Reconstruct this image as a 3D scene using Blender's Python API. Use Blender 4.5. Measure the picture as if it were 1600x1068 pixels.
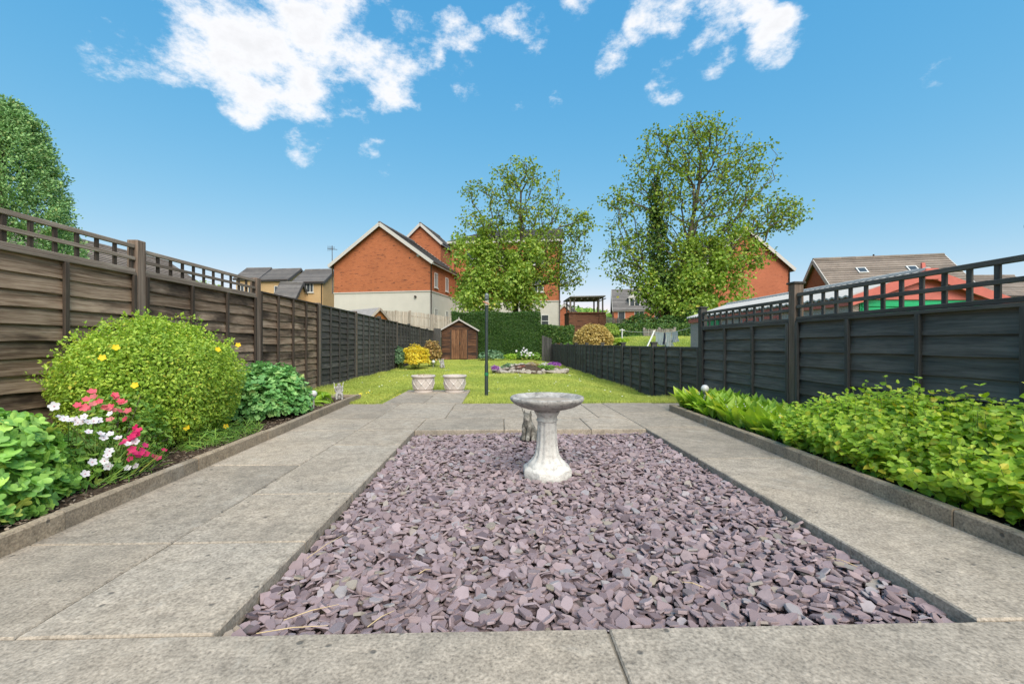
import bpy, bmesh, math, random
import numpy as np
from mathutils import Vector, Matrix

# ---------------------------------------------------------------- clear
for o in list(bpy.data.objects):
    bpy.data.objects.remove(o, do_unlink=True)
SC = bpy.context.scene
COL = SC.collection
R = math.radians
random.seed(7)
RNG = np.random.default_rng(7)

# ---------------------------------------------------------------- camera
CAM_H, YAW, FPX = 0.85, R(1.7), 673.0
cd = bpy.data.cameras.new('camera')
cam = bpy.data.objects.new('camera', cd)
COL.objects.link(cam)
cam.location = (0, 0, CAM_H)
cam.rotation_euler = (R(90), 0, -YAW)
cd.sensor_width = 36.0
cd.lens = 36.0 * FPX / 1600.0
cd.shift_y = 3.0 / 1600.0
cd.clip_start, cd.clip_end = 0.05, 5000
SC.camera = cam
SC.render.engine = 'CYCLES'

# ---------------------------------------------------------------- exposure
SC.view_settings.view_transform = 'Standard'
SC.view_settings.look = 'None'
SC.view_settings.gamma = 1
SC.view_settings.use_curve_mapping = False
SC.view_settings.exposure = 1.95

# ---------------------------------------------------------------- sun
SUN_EL, SUN_AZ = R(48), R(163)        # azimuth measured from +Y towards +X: behind the camera, to the right
sd = bpy.data.lights.new('sun', 'SUN')
sd.energy, sd.angle, sd.color = 1.5, R(58), (1.0, 0.91, 0.78)
sun = bpy.data.objects.new('sun', sd)
COL.objects.link(sun)
sun.location = (-20, -20, 40)
to_sun = Vector((math.sin(SUN_AZ) * math.cos(SUN_EL), math.cos(SUN_AZ) * math.cos(SUN_EL), math.sin(SUN_EL)))
sun.rotation_euler = to_sun.to_track_quat('Z', 'Y').to_euler()

# ---------------------------------------------------------------- sky with fair-weather clouds
W = bpy.data.worlds.new('World')
SC.world = W
W.use_nodes = True
wt = W.node_tree
wt.nodes.clear()
def wn(t, **k):
    n = wt.nodes.new(t)
    for a, b in k.items():
        setattr(n, a, b)
    return n
def wmath(op, a, b=None, c=None, clamp=False):
    n = wn('ShaderNodeMath', operation=op, use_clamp=clamp)
    for i, v in enumerate((a, b, c)):
        if v is None:
            continue
        if isinstance(v, (int, float)):
            n.inputs[i].default_value = v
        else:
            wt.links.new(v, n.inputs[i])
    return n.outputs[0]
sky = wn('ShaderNodeTexSky', sky_type='NISHITA', sun_disc=False)
sky.sun_elevation, sky.sun_rotation = SUN_EL, SUN_AZ
sky.altitude, sky.air_density, sky.dust_density, sky.ozone_density = 1500, 1.0, 0.15, 1.0
tc = wn('ShaderNodeTexCoord')
D = tc.outputs['Generated']
nz = wn('ShaderNodeTexNoise', noise_dimensions='3D')
nz.inputs['Scale'].default_value, nz.inputs['Detail'].default_value = 6.0, 10.0
nz.inputs['Roughness'].default_value = 0.66
sq = wn('ShaderNodeMapping')
sq.inputs['Scale'].default_value = (1.0, 1.0, 1.7)
wt.links.new(D, sq.inputs[0])
wt.links.new(sq.outputs[0], nz.inputs['Vector'])
fb = nz.outputs['Fac']
def sky_dir(x, y):
    u, v = (x - 800) / FPX, (537 - y) / FPX
    d = Vector((math.sin(YAW) + u * math.cos(YAW), math.cos(YAW) - u * math.sin(YAW), v))
    return d.normalized()
# cloud banks: heading in the sky (given by where the photographer saw them), radius in degrees, how solid
BANKS = [(330, 35, 9, 1), (440, 30, 10, 1), (540, 60, 9, 1), (620, 92, 7, 0.95), (665, 98, 4, 0.85), (270, 100, 6, 0.9), (420, 120, 6, 0.85), (375, 150, 4.6, 0.95),
         (500, 135, 6.9, 0.95), (600, 140, 4, 0.95), (735, 118, 4, 0.9), (740, 75, 3.4, 0.8), (820, 55, 4.6, 0.8), (150, 28, 4.6, 0.85), (172, 90, 3.7, 0.78), (1040, 12, 5.2, 1),
         (1015, 35, 4, 0.9), (1110, 85, 4, 0.9), (1210, 68, 4.3, 0.95), (1045, 120, 4.1, 0.95), (960, 95, 3.7, 0.78), (1480, 110, 3, 0.7), (585, 240, 3.4, 0.75), (475, 228, 3.4, 0.7),
         (555, 190, 2.8, 0.7), (805, 165, 2.8, 0.75), (905, 5, 2.9, 0.8), (700, 45, 3.4, 0.75), (1180, 5, 2.9, 0.8), (420, -60, 12, 1), (1100, -60, 9, 0.9), (770, 45, 2.2, 0.72),
         (640, 30, 2.6, 0.75), (870, 155, 1.6, 0.7), (215, 55, 2, 0.72), (600, 265, 2, 0.72), (1135, 45, 2.2, 0.75)]
cov = None
for x, y, r, k in BANKS:
    dt = wn('ShaderNodeVectorMath', operation='DOT_PRODUCT')
    wt.links.new(D, dt.inputs[0])
    dt.inputs[1].default_value = sky_dir(x, y)
    mr = wn('ShaderNodeMapRange', interpolation_type='SMOOTHSTEP')
    wt.links.new(dt.outputs['Value'], mr.inputs[0])
    mr.inputs[1].default_value, mr.inputs[2].default_value = math.cos(R(r)), math.cos(R(r * .25))
    mr.inputs[3].default_value, mr.inputs[4].default_value = 0, k
    cov = mr.outputs[0] if cov is None else wmath('MAXIMUM', cov, mr.outputs[0])
# the same kind of scattered cloud over the rest of the sky
big = wn('ShaderNodeTexNoise', noise_dimensions='3D')
big.inputs['Scale'].default_value, big.inputs['Detail'].default_value = 2.3, 2
wt.links.new(D, big.inputs['Vector'])
sep = wn('ShaderNodeSeparateXYZ')
wt.links.new(D, sep.inputs[0])
br = wn('ShaderNodeMapRange')
wt.links.new(big.outputs['Fac'], br.inputs[0])
br.inputs[1].default_value, br.inputs[2].default_value = .52, .68
beh = wn('ShaderNodeMapRange')
wt.links.new(sep.outputs['Y'], beh.inputs[0])
beh.inputs[1].default_value, beh.inputs[2].default_value, beh.inputs[3].default_value, beh.inputs[4].default_value = .45, .1, 0, 1
cov = wmath('MAXIMUM', cov, wmath('MULTIPLY', br.outputs[0], beh.outputs[0]))
dens = wmath('ADD', wmath('MULTIPLY', cov, 0.44), wmath('MULTIPLY_ADD', fb, 1.5, -1.05))
cl = wn('ShaderNodeMapRange', interpolation_type='SMOOTHSTEP')
wt.links.new(dens, cl.inputs[0])
cl.inputs[1].default_value, cl.inputs[2].default_value, cl.inputs[3].default_value, cl.inputs[4].default_value = 0.0, 0.28, 0, .97
shade = wn('ShaderNodeMapRange')
wt.links.new(dens, shade.inputs[0])
shade.inputs[1].default_value, shade.inputs[2].default_value, shade.inputs[3].default_value, shade.inputs[4].default_value = .1, .42, 4.2, 3.5
cc = wn('ShaderNodeCombineXYZ')
for i, g in enumerate((1.0, 1.0, 1.02)):
    wt.links.new(wmath('MULTIPLY', shade.outputs[0], g), cc.inputs[i])
# clear maritime air: a flatter, more cyan blue than the bare model
sr = wn('ShaderNodeSeparateColor')
wt.links.new(sky.outputs[0], sr.inputs[0])
hs = wn('ShaderNodeCombineColor')
for i, (k, p) in enumerate(((.5, 1.2), (1.30, .5), (2.3, .22))):
    wt.links.new(wmath('MULTIPLY', wmath('POWER', sr.outputs[i], p), k), hs.inputs[i])
mx = wn('ShaderNodeMix', data_type='RGBA')
wt.links.new(cl.outputs[0], mx.inputs['Factor'])
wt.links.new(hs.outputs[0], mx.inputs['A'])
wt.links.new(cc.outputs[0], mx.inputs['B'])
bg = wn('ShaderNodeBackground')
bg.inputs['Strength'].default_value = 0.068
wt.links.new(mx.outputs['Result'], bg.inputs[0])
wo = wn('ShaderNodeOutputWorld')
wt.links.new(bg.outputs[0], wo.inputs[0])

# ---------------------------------------------------------------- helpers
def pt(x, y, d):
    """survey helper: the point at distance d (metres ahead) seen at x, y of the 1600 x 1068 photograph"""
    u, v = (x - 800) / FPX, (537 - y) / FPX
    return Vector((d * (math.sin(YAW) + u * math.cos(YAW)), d * (math.cos(YAW) - u * math.sin(YAW)), CAM_H + v * d))

def tag(o, label=None, cat=None, group=None, kind=None):
    if label: o['label'] = label
    if cat: o['category'] = cat
    if group: o['group'] = group
    if kind: o['kind'] = kind
    return o

def empty(name, loc, label, cat, group=None, rz=0.0):
    o = bpy.data.objects.new(name, None)
    COL.objects.link(o)
    o.location = loc
    o.rotation_euler = (0, 0, rz)
    o.empty_display_size = 0.1
    return tag(o, label, cat, group)

def wloc(o):
    v = Vector((0, 0, 0))
    while o is not None:
        v += Vector(o.location)
        o = o.parent
    return v

def link(name, me, mat=None, parent=None, loc=None, rot=None, scale=None):
    """place mesh data; loc is in world metres when the parent is not rotated"""
    o = bpy.data.objects.new(name, me)
    COL.objects.link(o)
    if mat is not None and len(me.materials) == 0:
        me.materials.append(mat)
    base = wloc(parent) if parent is not None else Vector((0, 0, 0))
    if parent is not None:
        o.parent = parent
    o.location = (Vector(loc) if loc is not None else Vector((0, 0, 0))) - base
    if rot is not None: o.rotation_euler = rot
    if scale is not None: o.scale = scale
    return o

def np_mesh(name, V, F, smooth=False):
    V = np.asarray(V, dtype=np.float32)
    F = np.asarray(F, dtype=np.int32)
    me = bpy.data.meshes.new(name)
    me.vertices.add(len(V))
    me.vertices.foreach_set('co', V.ravel())
    m, k = F.shape
    me.loops.add(m * k)
    me.loops.foreach_set('vertex_index', F.ravel())
    me.polygons.add(m)
    me.polygons.foreach_set('loop_start', np.arange(0, m * k, k, dtype=np.int32))
    me.polygons.foreach_set('use_smooth', np.full(m, bool(smooth)))
    me.update(calc_edges=True)
    me.validate()
    return me

class MB:
    """collects shapes into one mesh"""
    def __init__(s): s.v, s.f = [], []
    def add(s, vs, fs):
        b = len(s.v)
        s.v += [tuple(p) for p in vs]
        s.f += [tuple(i + b for i in f) for f in fs]
        return s
    def box(s, lo, hi, M=None):
        x0, y0, z0 = lo; x1, y1, z1 = hi
        vs = [(x0, y0, z0), (x1, y0, z0), (x1, y1, z0), (x0, y1, z0), (x0, y0, z1), (x1, y0, z1), (x1, y1, z1), (x0, y1, z1)]
        if M is not None: vs = [M @ Vector(p) for p in vs]
        return s.add(vs, [(0, 3, 2, 1), (4, 5, 6, 7), (0, 1, 5, 4), (1, 2, 6, 5), (2, 3, 7, 6), (3, 0, 4, 7)])
    def bar(s, a, b, w, t, up=(0, 0, 1)):
        a, b = Vector(a), Vector(b)
        d = b - a; L = d.length; d.normalize()
        x = d.cross(Vector(up))
        if x.length < 1e-5: x = d.cross(Vector((1, 0, 0)))
        x.normalize(); z = x.cross(d)
        vs = []
        for p in (a, b):
            for i, j in ((-1, -1), (1, -1), (1, 1), (-1, 1)):
                vs.append(p + x * (i * w / 2) + z * (j * t / 2))
        return s.add(vs, [(0, 1, 2, 3), (7, 6, 5, 4), (0, 4, 5, 1), (1, 5, 6, 2), (2, 6, 7, 3), (3, 7, 4, 0)])
    def tube(s, pts, rad, n=8, cap=True):
        pts = [Vector(p) for p in pts]
        if isinstance(rad, (int, float)): rad = [rad] * len(pts)
        rings = []
        for i, p in enumerate(pts):
            d = (pts[min(i + 1, len(pts) - 1)] - pts[max(i - 1, 0)]).normalized()
            x = d.cross(Vector((0, 0, 1)))
            if x.length < 1e-3: x = Vector((1, 0, 0))
            x.normalize(); y = x.cross(d)
            rings.append([p + (x * math.cos(2 * math.pi * k / n) + y * math.sin(2 * math.pi * k / n)) * rad[i] for k in range(n)])
        vs = [q for r in rings for q in r]
        fs = []
        for i in range(len(pts) - 1):
            for k in range(n):
                a, b = i * n + k, i * n + (k + 1) % n
                fs.append((a, b, b + n, a + n))
        if cap:
            fs.append(tuple(range(n))); fs.append(tuple((len(pts) - 1) * n + k for k in reversed(range(n))))
        return s.add(vs, fs)
    def lathe(s, prof, n=32, c=(0, 0, 0), fn=None, cap=(True, True)):
        """prof: (radius, z); fn(angle, i) scales the radius"""
        vs, fs = [], []
        for i, (r, z) in enumerate(prof):
            for k in range(n):
                a = 2 * math.pi * k / n
                rr = r * (fn(a, i) if fn else 1)
                vs.append((c[0] + rr * math.cos(a), c[1] + rr * math.sin(a), c[2] + z))
        for i in range(len(prof) - 1):
            for k in range(n):
                a, b = i * n + k, i * n + (k + 1) % n
                fs.append((a, b, b + n, a + n))
        if cap[0]: fs.append(tuple(reversed(range(n))))
        if cap[1]: fs.append(tuple((len(prof) - 1) * n + k for k in range(n)))
        return s.add(vs, fs)
    def ball(s, c, r, n=10, m=7, sq=(1, 1, 1)):
        prof = [(r * math.sin(math.pi * (i + .02) / (m - .96 + .0)), -r * math.cos(math.pi * (i + .02) / (m - .96))) for i in range(m)]
        b = len(s.v)
        s.lathe(prof, n)
        for i in range(b, len(s.v)):
            p = s.v[i]
            s.v[i] = (c[0] + p[0] * sq[0], c[1] + p[1] * sq[1], c[2] + p[2] * sq[2])
        return s
    def mesh(s, name, smooth=False, angle=None):
        me = bpy.data.meshes.new(name)
        me.from_pydata(s.v, [], s.f)
        me.update()
        if smooth:
            for p in me.polygons: p.use_smooth = True
            if angle is not None:
                me.set_sharp_from_angle(angle=R(angle))
        return me
    def build(s, name, mat, parent=None, smooth=False, angle=None, local=False, bevel=0.0):
        """vertices are world metres (local=True: already in the parent's frame)"""
        off = Vector((0, 0, 0)) if (local or parent is None) else wloc(parent)
        if off.length > 0:
            s.v = [(p[0] - off.x, p[1] - off.y, p[2] - off.z) for p in s.v]
        me = s.mesh(name, smooth, angle)
        if bevel > 0:
            bm = bmesh.new(); bm.from_mesh(me)
            bmesh.ops.bevel(bm, geom=list(bm.edges), offset=bevel, segments=1, affect='EDGES', clamp_overlap=True)
            bm.to_mesh(me); bm.free()
        me.materials.append(mat)
        o = bpy.data.objects.new(name, me)
        COL.objects.link(o)
        if parent is not None: o.parent = parent
        return o

# ---- materials
class NT:
    def __init__(s, name, rough=.8, spec=.3):
        s.m = bpy.data.materials.new(name); s.m.use_nodes = True
        s.t = s.m.node_tree
        s.b = s.t.nodes['Principled BSDF']; s.out = s.t.nodes['Material Output']
        s.b.inputs['Roughness'].default_value = rough
        s.b.inputs['Specular IOR Level'].default_value = spec
        s.tc = s.n('ShaderNodeTexCoord')
        s.co = s.tc.outputs['Object']
    def n(s, t, **k):
        nd = s.t.nodes.new(t)
        for a, b in k.items(): setattr(nd, a, b)
        return nd
    def l(s, a, b): s.t.links.new(a, b)
    def inp(s, nd, key, v):
        if isinstance(v, bpy.types.NodeSocket): s.l(v, nd.inputs[key])
        else: nd.inputs[key].default_value = v
    def map(s, scale=(1, 1, 1), co=None, loc=(0, 0, 0)):
        m = s.n('ShaderNodeMapping'); s.l(co or s.co, m.inputs[0])
        m.inputs['Scale'].default_value = scale; s.inp(m, 'Location', loc)
        return m.outputs[0]
    def noise(s, scale, detail=4, rough=.55, co=None, dist=0.0):
        m = s.n('ShaderNodeTexNoise'); s.l(co or s.co, m.inputs['Vector'])
        m.inputs['Scale'].default_value, m.inputs['Detail'].default_value = scale, detail
        m.inputs['Roughness'].default_value, m.inputs['Distortion'].default_value = rough, dist
        return m.outputs['Fac']
    def vor(s, scale, co=None, feature='F1', out='Distance'):
        m = s.n('ShaderNodeTexVoronoi', feature=feature); s.l(co or s.co, m.inputs['Vector'])
        m.inputs['Scale'].default_value = scale
        return m.outputs[out]
    def ramp(s, fac, stops, interp='LINEAR'):
        r = s.n('ShaderNodeValToRGB'); s.l(fac, r.inputs[0]); r.color_ramp.interpolation = interp
        e = r.color_ramp.elements
        while len(e) < len(stops): e.new(.5)
        for i, (p, c) in enumerate(stops):
            e[i].position = p
            e[i].color = (c, c, c, 1) if isinstance(c, (int, float)) else (*c[:3], 1)
        return r.outputs[0]
    def mix(s, fac, a, b, mode='MIX'):
        m = s.n('ShaderNodeMix', data_type='RGBA', blend_type=mode)
        s.inp(m, 'Factor', fac)
        for k, v in (('A', a), ('B', b)):
            if isinstance(v, (tuple, list)): v = (*v[:3], 1)
            s.inp(m, k, v)
        return m.outputs['Result']
    def math(s, op, a, b=0.0, c=0.0):
        m = s.n('ShaderNodeMath', operation=op)
        for i, v in enumerate((a, b, c)): s.inp(m, i, v)
        return m.outputs[0]
    def hsv(s, col, h=.5, sat=1.0, v=1.0):
        m = s.n('ShaderNodeHueSaturation')
        s.inp(m, 'Color', col if not isinstance(col, tuple) else (*col, 1)); s.inp(m, 'Hue', h); s.inp(m, 'Saturation', sat); s.inp(m, 'Value', v)
        return m.outputs[0]
    def orand(s): return s.n('ShaderNodeObjectInfo').outputs['Random']
    def irand(s):
        """a number for each loose piece, whether it is its own object or one island of a mesh"""
        g = s.n('ShaderNodeNewGeometry').outputs['Random Per Island']
        return s.math('FRACT', s.math('ADD', g, s.math('MULTIPLY', s.orand(), 7.31)))
    def rng(s, fac, a, b):
        m = s.n('ShaderNodeMapRange'); s.l(fac, m.inputs[0]); m.inputs[3].default_value, m.inputs[4].default_value = a, b
        return m.outputs[0]
    def rco(s, k=37.0):
        """object coordinates shifted by a random amount, so that copies differ"""
        v = s.n('ShaderNodeVectorMath', operation='ADD'); s.l(s.co, v.inputs[0])
        c = s.n('ShaderNodeCombineXYZ'); r = s.orand()
        for i, q in enumerate((k, k * 1.7, k * .6)): s.l(s.math('MULTIPLY', r, q), c.inputs[i])
        s.l(c.outputs[0], v.inputs[1])
        return v.outputs[0]
    def bump(s, h, strength=.4, dist=.01):
        b = s.n('ShaderNodeBump'); s.l(h, b.inputs['Height'])
        b.inputs['Strength'].default_value, b.inputs['Distance'].default_value = strength, dist
        s.l(b.outputs[0], s.b.inputs['Normal'])
    def col(s, c):
        if isinstance(c, tuple): s.b.inputs['Base Color'].default_value = (*c[:3], 1)
        else: s.l(c, s.b.inputs['Base Color'])
        return s.m
    def translucent(s, c, amount):
        t = s.n('ShaderNodeBsdfTranslucent'); s.inp(t, 'Color', c)
        x = s.n('ShaderNodeMixShader'); x.inputs[0].default_value = amount
        s.l(s.b.outputs[0], x.inputs[1]); s.l(t.outputs[0], x.inputs[2]); s.l(x.outputs[0], s.out.inputs[0])

def plain(name, c, rough=.6, spec=.3, var=.12, scale=9, metal=0):
    t = NT(name, rough, spec); t.b.inputs['Metallic'].default_value = metal
    n = t.noise(scale, 5)
    return t.col(t.hsv(c, v=t.rng(n, 1 - var * 2, 1 + var * 2)))

def leaf_mat(name, a, b, c=None, trans=.3, rough=.45, spec=.35):
    t = NT(name, rough, spec)
    r = t.irand()
    c = c or b
    stops = [(0, a), (.52, b), (.93, c), (1, (min(.6, c[0] * 1.25), c[1] * .85, c[2] * .8))]
    col = t.ramp(r, stops)
    n = t.noise(2.3, 3)
    col = t.hsv(col, v=t.rng(n, .72, 1.25))
    t.col(col)
    t.translucent(t.hsv(col, h=.49, sat=1.1, v=1.25), trans)
    return t.m

def concrete(name, base, warm, speck=.5):
    t = NT(name, .9, .2)
    co = t.rco(11)
    n1 = t.noise(1.1, 5, .6, co)
    n2 = t.noise(14, 6, .7, co)
    n3 = t.noise(95, 3, .6, co)
    c = t.mix(t.ramp(n1, [(.32, 0), (.68, 1)]), base, warm)
    c = t.hsv(c, v=t.rng(t.orand(), .88, 1.12))
    c = t.mix(.58, c, t.ramp(n2, [(.25, .22), (.5, .55), (.75, .82)]), 'OVERLAY')
    c = t.mix(.5, c, t.ramp(n3, [(.28, .12), (.5, .55), (.72, .95)]), 'OVERLAY')
    v = t.vor(120, co)
    c = t.mix(t.math('MULTIPLY', t.ramp(v, [(.1, 1), (.3, 0)]), .3 * speck), c, (.5, .44, .36))
    # a few dark lichen spots and small pits
    pv = t.vor(13, t.map((1, 1, 1), co))
    pit = t.math('MULTIPLY', t.ramp(pv, [(.07, 1), (.14, 0)]), t.ramp(t.noise(3.1, 2, .5, co), [(.42, 0), (.54, 1)]))
    c = t.mix(t.math('MULTIPLY', pit, .75), c, (.07, .065, .06))
    pv2 = t.vor(46, co)
    pit2 = t.math('MULTIPLY', t.ramp(pv2, [(.1, 1), (.2, 0)]), t.ramp(t.noise(5.3, 2, .5, co), [(.4, 0), (.52, 1)]))
    c = t.mix(t.math('MULTIPLY', pit2, .55), c, (.1, .09, .08))
    st = t.ramp(t.noise(.9, 6, .68, t.map((1, 1.6, 1), co), .4), [(.5, 0), (.7, 1)])
    c = t.mix(t.math('MULTIPLY', st, .4), c, (.13, .118, .10))
    lt = t.ramp(t.noise(2.2, 6, .7, co, .6), [(.58, 0), (.7, 1)])
    c = t.mix(t.math('MULTIPLY', lt, .3), c, (.6, .56, .49))
    t.bump(t.math('ADD', t.math('MULTIPLY', n3, .5), t.math('SUBTRACT', n2, pit)), .5, .006)
    return t.col(c)

def wood(name, stops, axis='Y', rough=.85, rings=1.0, spec=.2, patch=None, var=.25):
    t = NT(name, rough, spec)
    co = t.rco(23)
    sc = {'X': (1.2, 26, 26), 'Y': (26, 1.2, 26), 'Z': (26, 26, 1.2)}[axis]
    g = t.noise(1.6, 7, .65, t.map(sc, co), .6)
    g2 = t.noise(5, 4, .6, t.map(sc, co))
    big = t.noise(1.7, 4, .6, co)
    f = t.math('ADD', t.math('MULTIPLY', g, .6), t.math('ADD', t.math('MULTIPLY', g2, .2), t.math('MULTIPLY', big, .25)))
    c = t.ramp(f, stops)
    c = t.hsv(c, v=t.rng(t.orand(), 1 - var, 1 + var))
    if patch:
        col, lo, hi, k = patch
        pm = t.ramp(t.noise(1.3, 5, .65, t.map({'X': (.6, 2, 2), 'Y': (2, .6, 2), 'Z': (2, 2, .6)}[axis], co)), [(lo, 0), (hi, 1)])
        c = t.mix(t.math('MULTIPLY', pm, k), c, col)
    t.bump(t.math('ADD', g, g2), .35, .006)
    return t.col(c)

def brick(name, a, b, dark, mortar=(.42, .36, .3), amount=.12, scale=1.0):
    t = NT(name, .9, .15)
    sp = t.n('ShaderNodeSeparateXYZ'); t.l(t.co, sp.inputs[0])
    cb = t.n('ShaderNodeCombineXYZ'); t.l(t.math('ADD', sp.outputs[0], sp.outputs[1]), cb.inputs[0]); t.l(sp.outputs[2], cb.inputs[1])
    br = t.n('ShaderNodeTexBrick'); t.l(cb.outputs[0], br.inputs['Vector'])
    br.inputs['Scale'].default_value = scale
    br.inputs['Brick Width'].default_value, br.inputs['Row Height'].default_value = .225, .075
    br.inputs['Mortar Size'].default_value = .009
    br.inputs['Mortar Smooth'].default_value = .3
    br.inputs['Color1'].default_value, br.inputs['Color2'].default_value = (*a, 1), (*b, 1)
    br.inputs['Mortar'].default_value = (*mortar, 1)
    # scattered burnt bricks, in runs along the courses
    fl = t.n('ShaderNodeVectorMath', operation='SNAP'); t.l(cb.outputs[0], fl.inputs[0]); fl.inputs[1].default_value = (.225, .075, 1)
    wh = t.n('ShaderNodeTexWhiteNoise'); t.l(fl.outputs[0], wh.inputs['Vector'])
    run = t.noise(1.0, 5, .7, t.map((1.1, 6, 1), cb.outputs[0]))
    dk = t.math('MULTIPLY', t.ramp(run, [(.52, 0), (.62, 1)]), t.ramp(wh.outputs['Value'], [(1 - amount * 3.2, 0), (1 - amount * 3.0, 1)]))
    c = t.mix(t.math('MULTIPLY', dk, .85), br.outputs['Color'], dark)
    c = t.hsv(c, v=t.rng(t.noise(.6, 4, .6, cb.outputs[0]), .82, 1.18))
    t.bump(br.outputs['Fac'], -.3, .01)
    return t.col(c)
# ---------------------------------------------------------------- materials
M = {}
M['slab'] = concrete('paving_concrete', (.29, .252, .208), (.315, .262, .205))
M['kerb'] = concrete('kerb_concrete', (.25, .205, .155), (.29, .225, .155), .3)
M['mortar'] = plain('joint_mortar', (.2, .175, .14), .95, .1, .2, 30)
M['wood_brown'] = wood('weathered_brown_board', [(.34, (.035, .022, .015)), (.46, (.16, .105, .07)), (.58, (.31, .225, .16)), (.72, (.50, .39, .30))], 'Y',
                       patch=((.025, .018, .014), .5, .62, .85))
M['wood_grey'] = wood('weathered_grey_rail', [(.3, (.08, .06, .046)), (.5, (.21, .165, .132)), (.75, (.40, .34, .285))], 'Y')
M['wood_post'] = wood('weathered_post', [(.3, (.045, .033, .026)), (.5, (.15, .11, .085)), (.75, (.28, .22, .18))], 'Z')
M['wood_black'] = wood('black_stained_board', [(.32, (.028, .027, .025)), (.48, (.07, .066, .06)), (.7, (.15, .14, .127))], 'Y',
                       patch=((.17, .145, .12), .58, .72, .45), rough=.7, spec=.25, var=.22)
M['wood_black_worn'] = wood('black_stained_board_worn', [(.3, (.022, .02, .019)), (.5, (.065, .06, .056)), (.66, (.13, .115, .10)), (.85, (.25, .22, .19))], 'Y', var=.25)
M['wood_black_post'] = wood('black_stained_post', [(.3, (.026, .026, .025)), (.55, (.065, .063, .06)), (.8, (.145, .137, .125))], 'Z', rough=.65, var=.2)
M['wood_brown_post'] = wood('brown_black_batten', [(.3, (.02, .016, .013)), (.55, (.065, .05, .04)), (.8, (.15, .12, .095))], 'Z')
M['shed_board'] = wood('shed_board', [(.3, (.03, .015, .01)), (.48, (.10, .048, .028)), (.64, (.19, .095, .052)), (.82, (.33, .19, .11))], 'X', patch=((.025, .019, .018), .45, .62, .85))
M['shed_plank'] = wood('shed_door_plank', [(.32, (.04, .018, .011)), (.48, (.13, .062, .034)), (.63, (.27, .14, .075)), (.8, (.42, .25, .14))], 'Z', patch=((.06, .03, .02), .52, .68, .6))
M['pale_wood'] = wood('pale_picket', [(.3, (.2, .165, .13)), (.55, (.38, .33, .27)), (.8, (.52, .47, .40))], 'Z')
M['grey_wood'] = wood('grey_picket', [(.3, (.13, .115, .10)), (.55, (.25, .225, .2)), (.8, (.36, .33, .3))], 'Z')
M['orange_wood'] = wood('orange_stained_wood', [(.3, (.3, .11, .03)), (.6, (.5, .2, .06)), (.85, (.6, .28, .1))], 'X')

t = NT('soil', .95, .1)
n = t.noise(26, 7, .7)
c = t.ramp(n, [(.3, (.022, .015, .011)), (.5, (.07, .048, .034)), (.72, (.17, .125, .09))])
t.bump(n, .9, .03); M['soil'] = t.col(c)
t = NT('bark_mulch', .9, .15)
M['mulch'] = t.col(t.ramp(t.irand(), [(0, (.05, .033, .024)), (.5, (.15, .105, .075)), (1, (.36, .29, .22))]))

t = NT('slate', .62, .35)
r = t.irand()
c = t.ramp(r, [(0, (.10, .072, .08)), (.12, (.20, .147, .155)), (.45, (.285, .212, .222)), (.68, (.25, .192, .195)), (.86, (.34, .262, .275)), (.92, (.29, .265, .275)), (.955, (.26, .22, .17)), (.98, (.27, .22, .235)), (1, (.08, .065, .065))])
co = t.rco(9)
n = t.noise(38, 5, .6, co)
c = t.hsv(c, v=t.rng(n, .72, 1.3))
t.bump(t.noise(120, 4, .6, co), .35, .003)
M['slate'] = t.col(c)
M['slate_dust'] = plain('slate_dust', (.075, .062, .064), .95, .1, .25, 60)

t = NT('lawn_turf', .9, .1)
n1, n2 = t.noise(.55, 4, .6), t.noise(40, 5, .7)
c = t.mix(t.ramp(n1, [(.35, 0), (.65, 1)]), (.22, .29, .05), (.33, .37, .08))
c = t.mix(t.ramp(n2, [(.3, .55), (.6, 0)]), c, (.085, .135, .02))
t.bump(n2, .8, .03); M['turf'] = t.col(c)
t = NT('grass_blade', .5, .3)
n1 = t.noise(.55, 4, .6)
c = t.mix(t.ramp(n1, [(.36, 0), (.64, 1)]), (.35, .43, .085), (.52, .55, .125))
c = t.hsv(c, v=t.rng(t.irand(), .72, 1.3))
n3 = t.ramp(t.noise(2.1, 5, .65), [(.55, 0), (.72, 1)])
c = t.mix(t.math('MULTIPLY', n3, .45), c, (.52, .50, .18))
t.col(c); t.translucent(t.hsv(c, v=1.2), .3); M['grass'] = t.m
t = NT('rough_ground', .95, .1)
n1, n2 = t.noise(.12, 5, .6), t.noise(3, 6, .7)
c = t.mix(t.ramp(n1, [(.4, 0), (.6, 1)]), (.09, .15, .025), (.15, .20, .04))
t.col(t.mix(t.ramp(n2, [(.3, .5), (.6, 0)]), c, (.05, .075, .018))); M['terrain'] = t.m

def smooth(a, b, x):
    q = np.clip((np.asarray(x, float) - a) / (b - a), 0, 1)
    return q * q * (3 - 2 * q)

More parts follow.
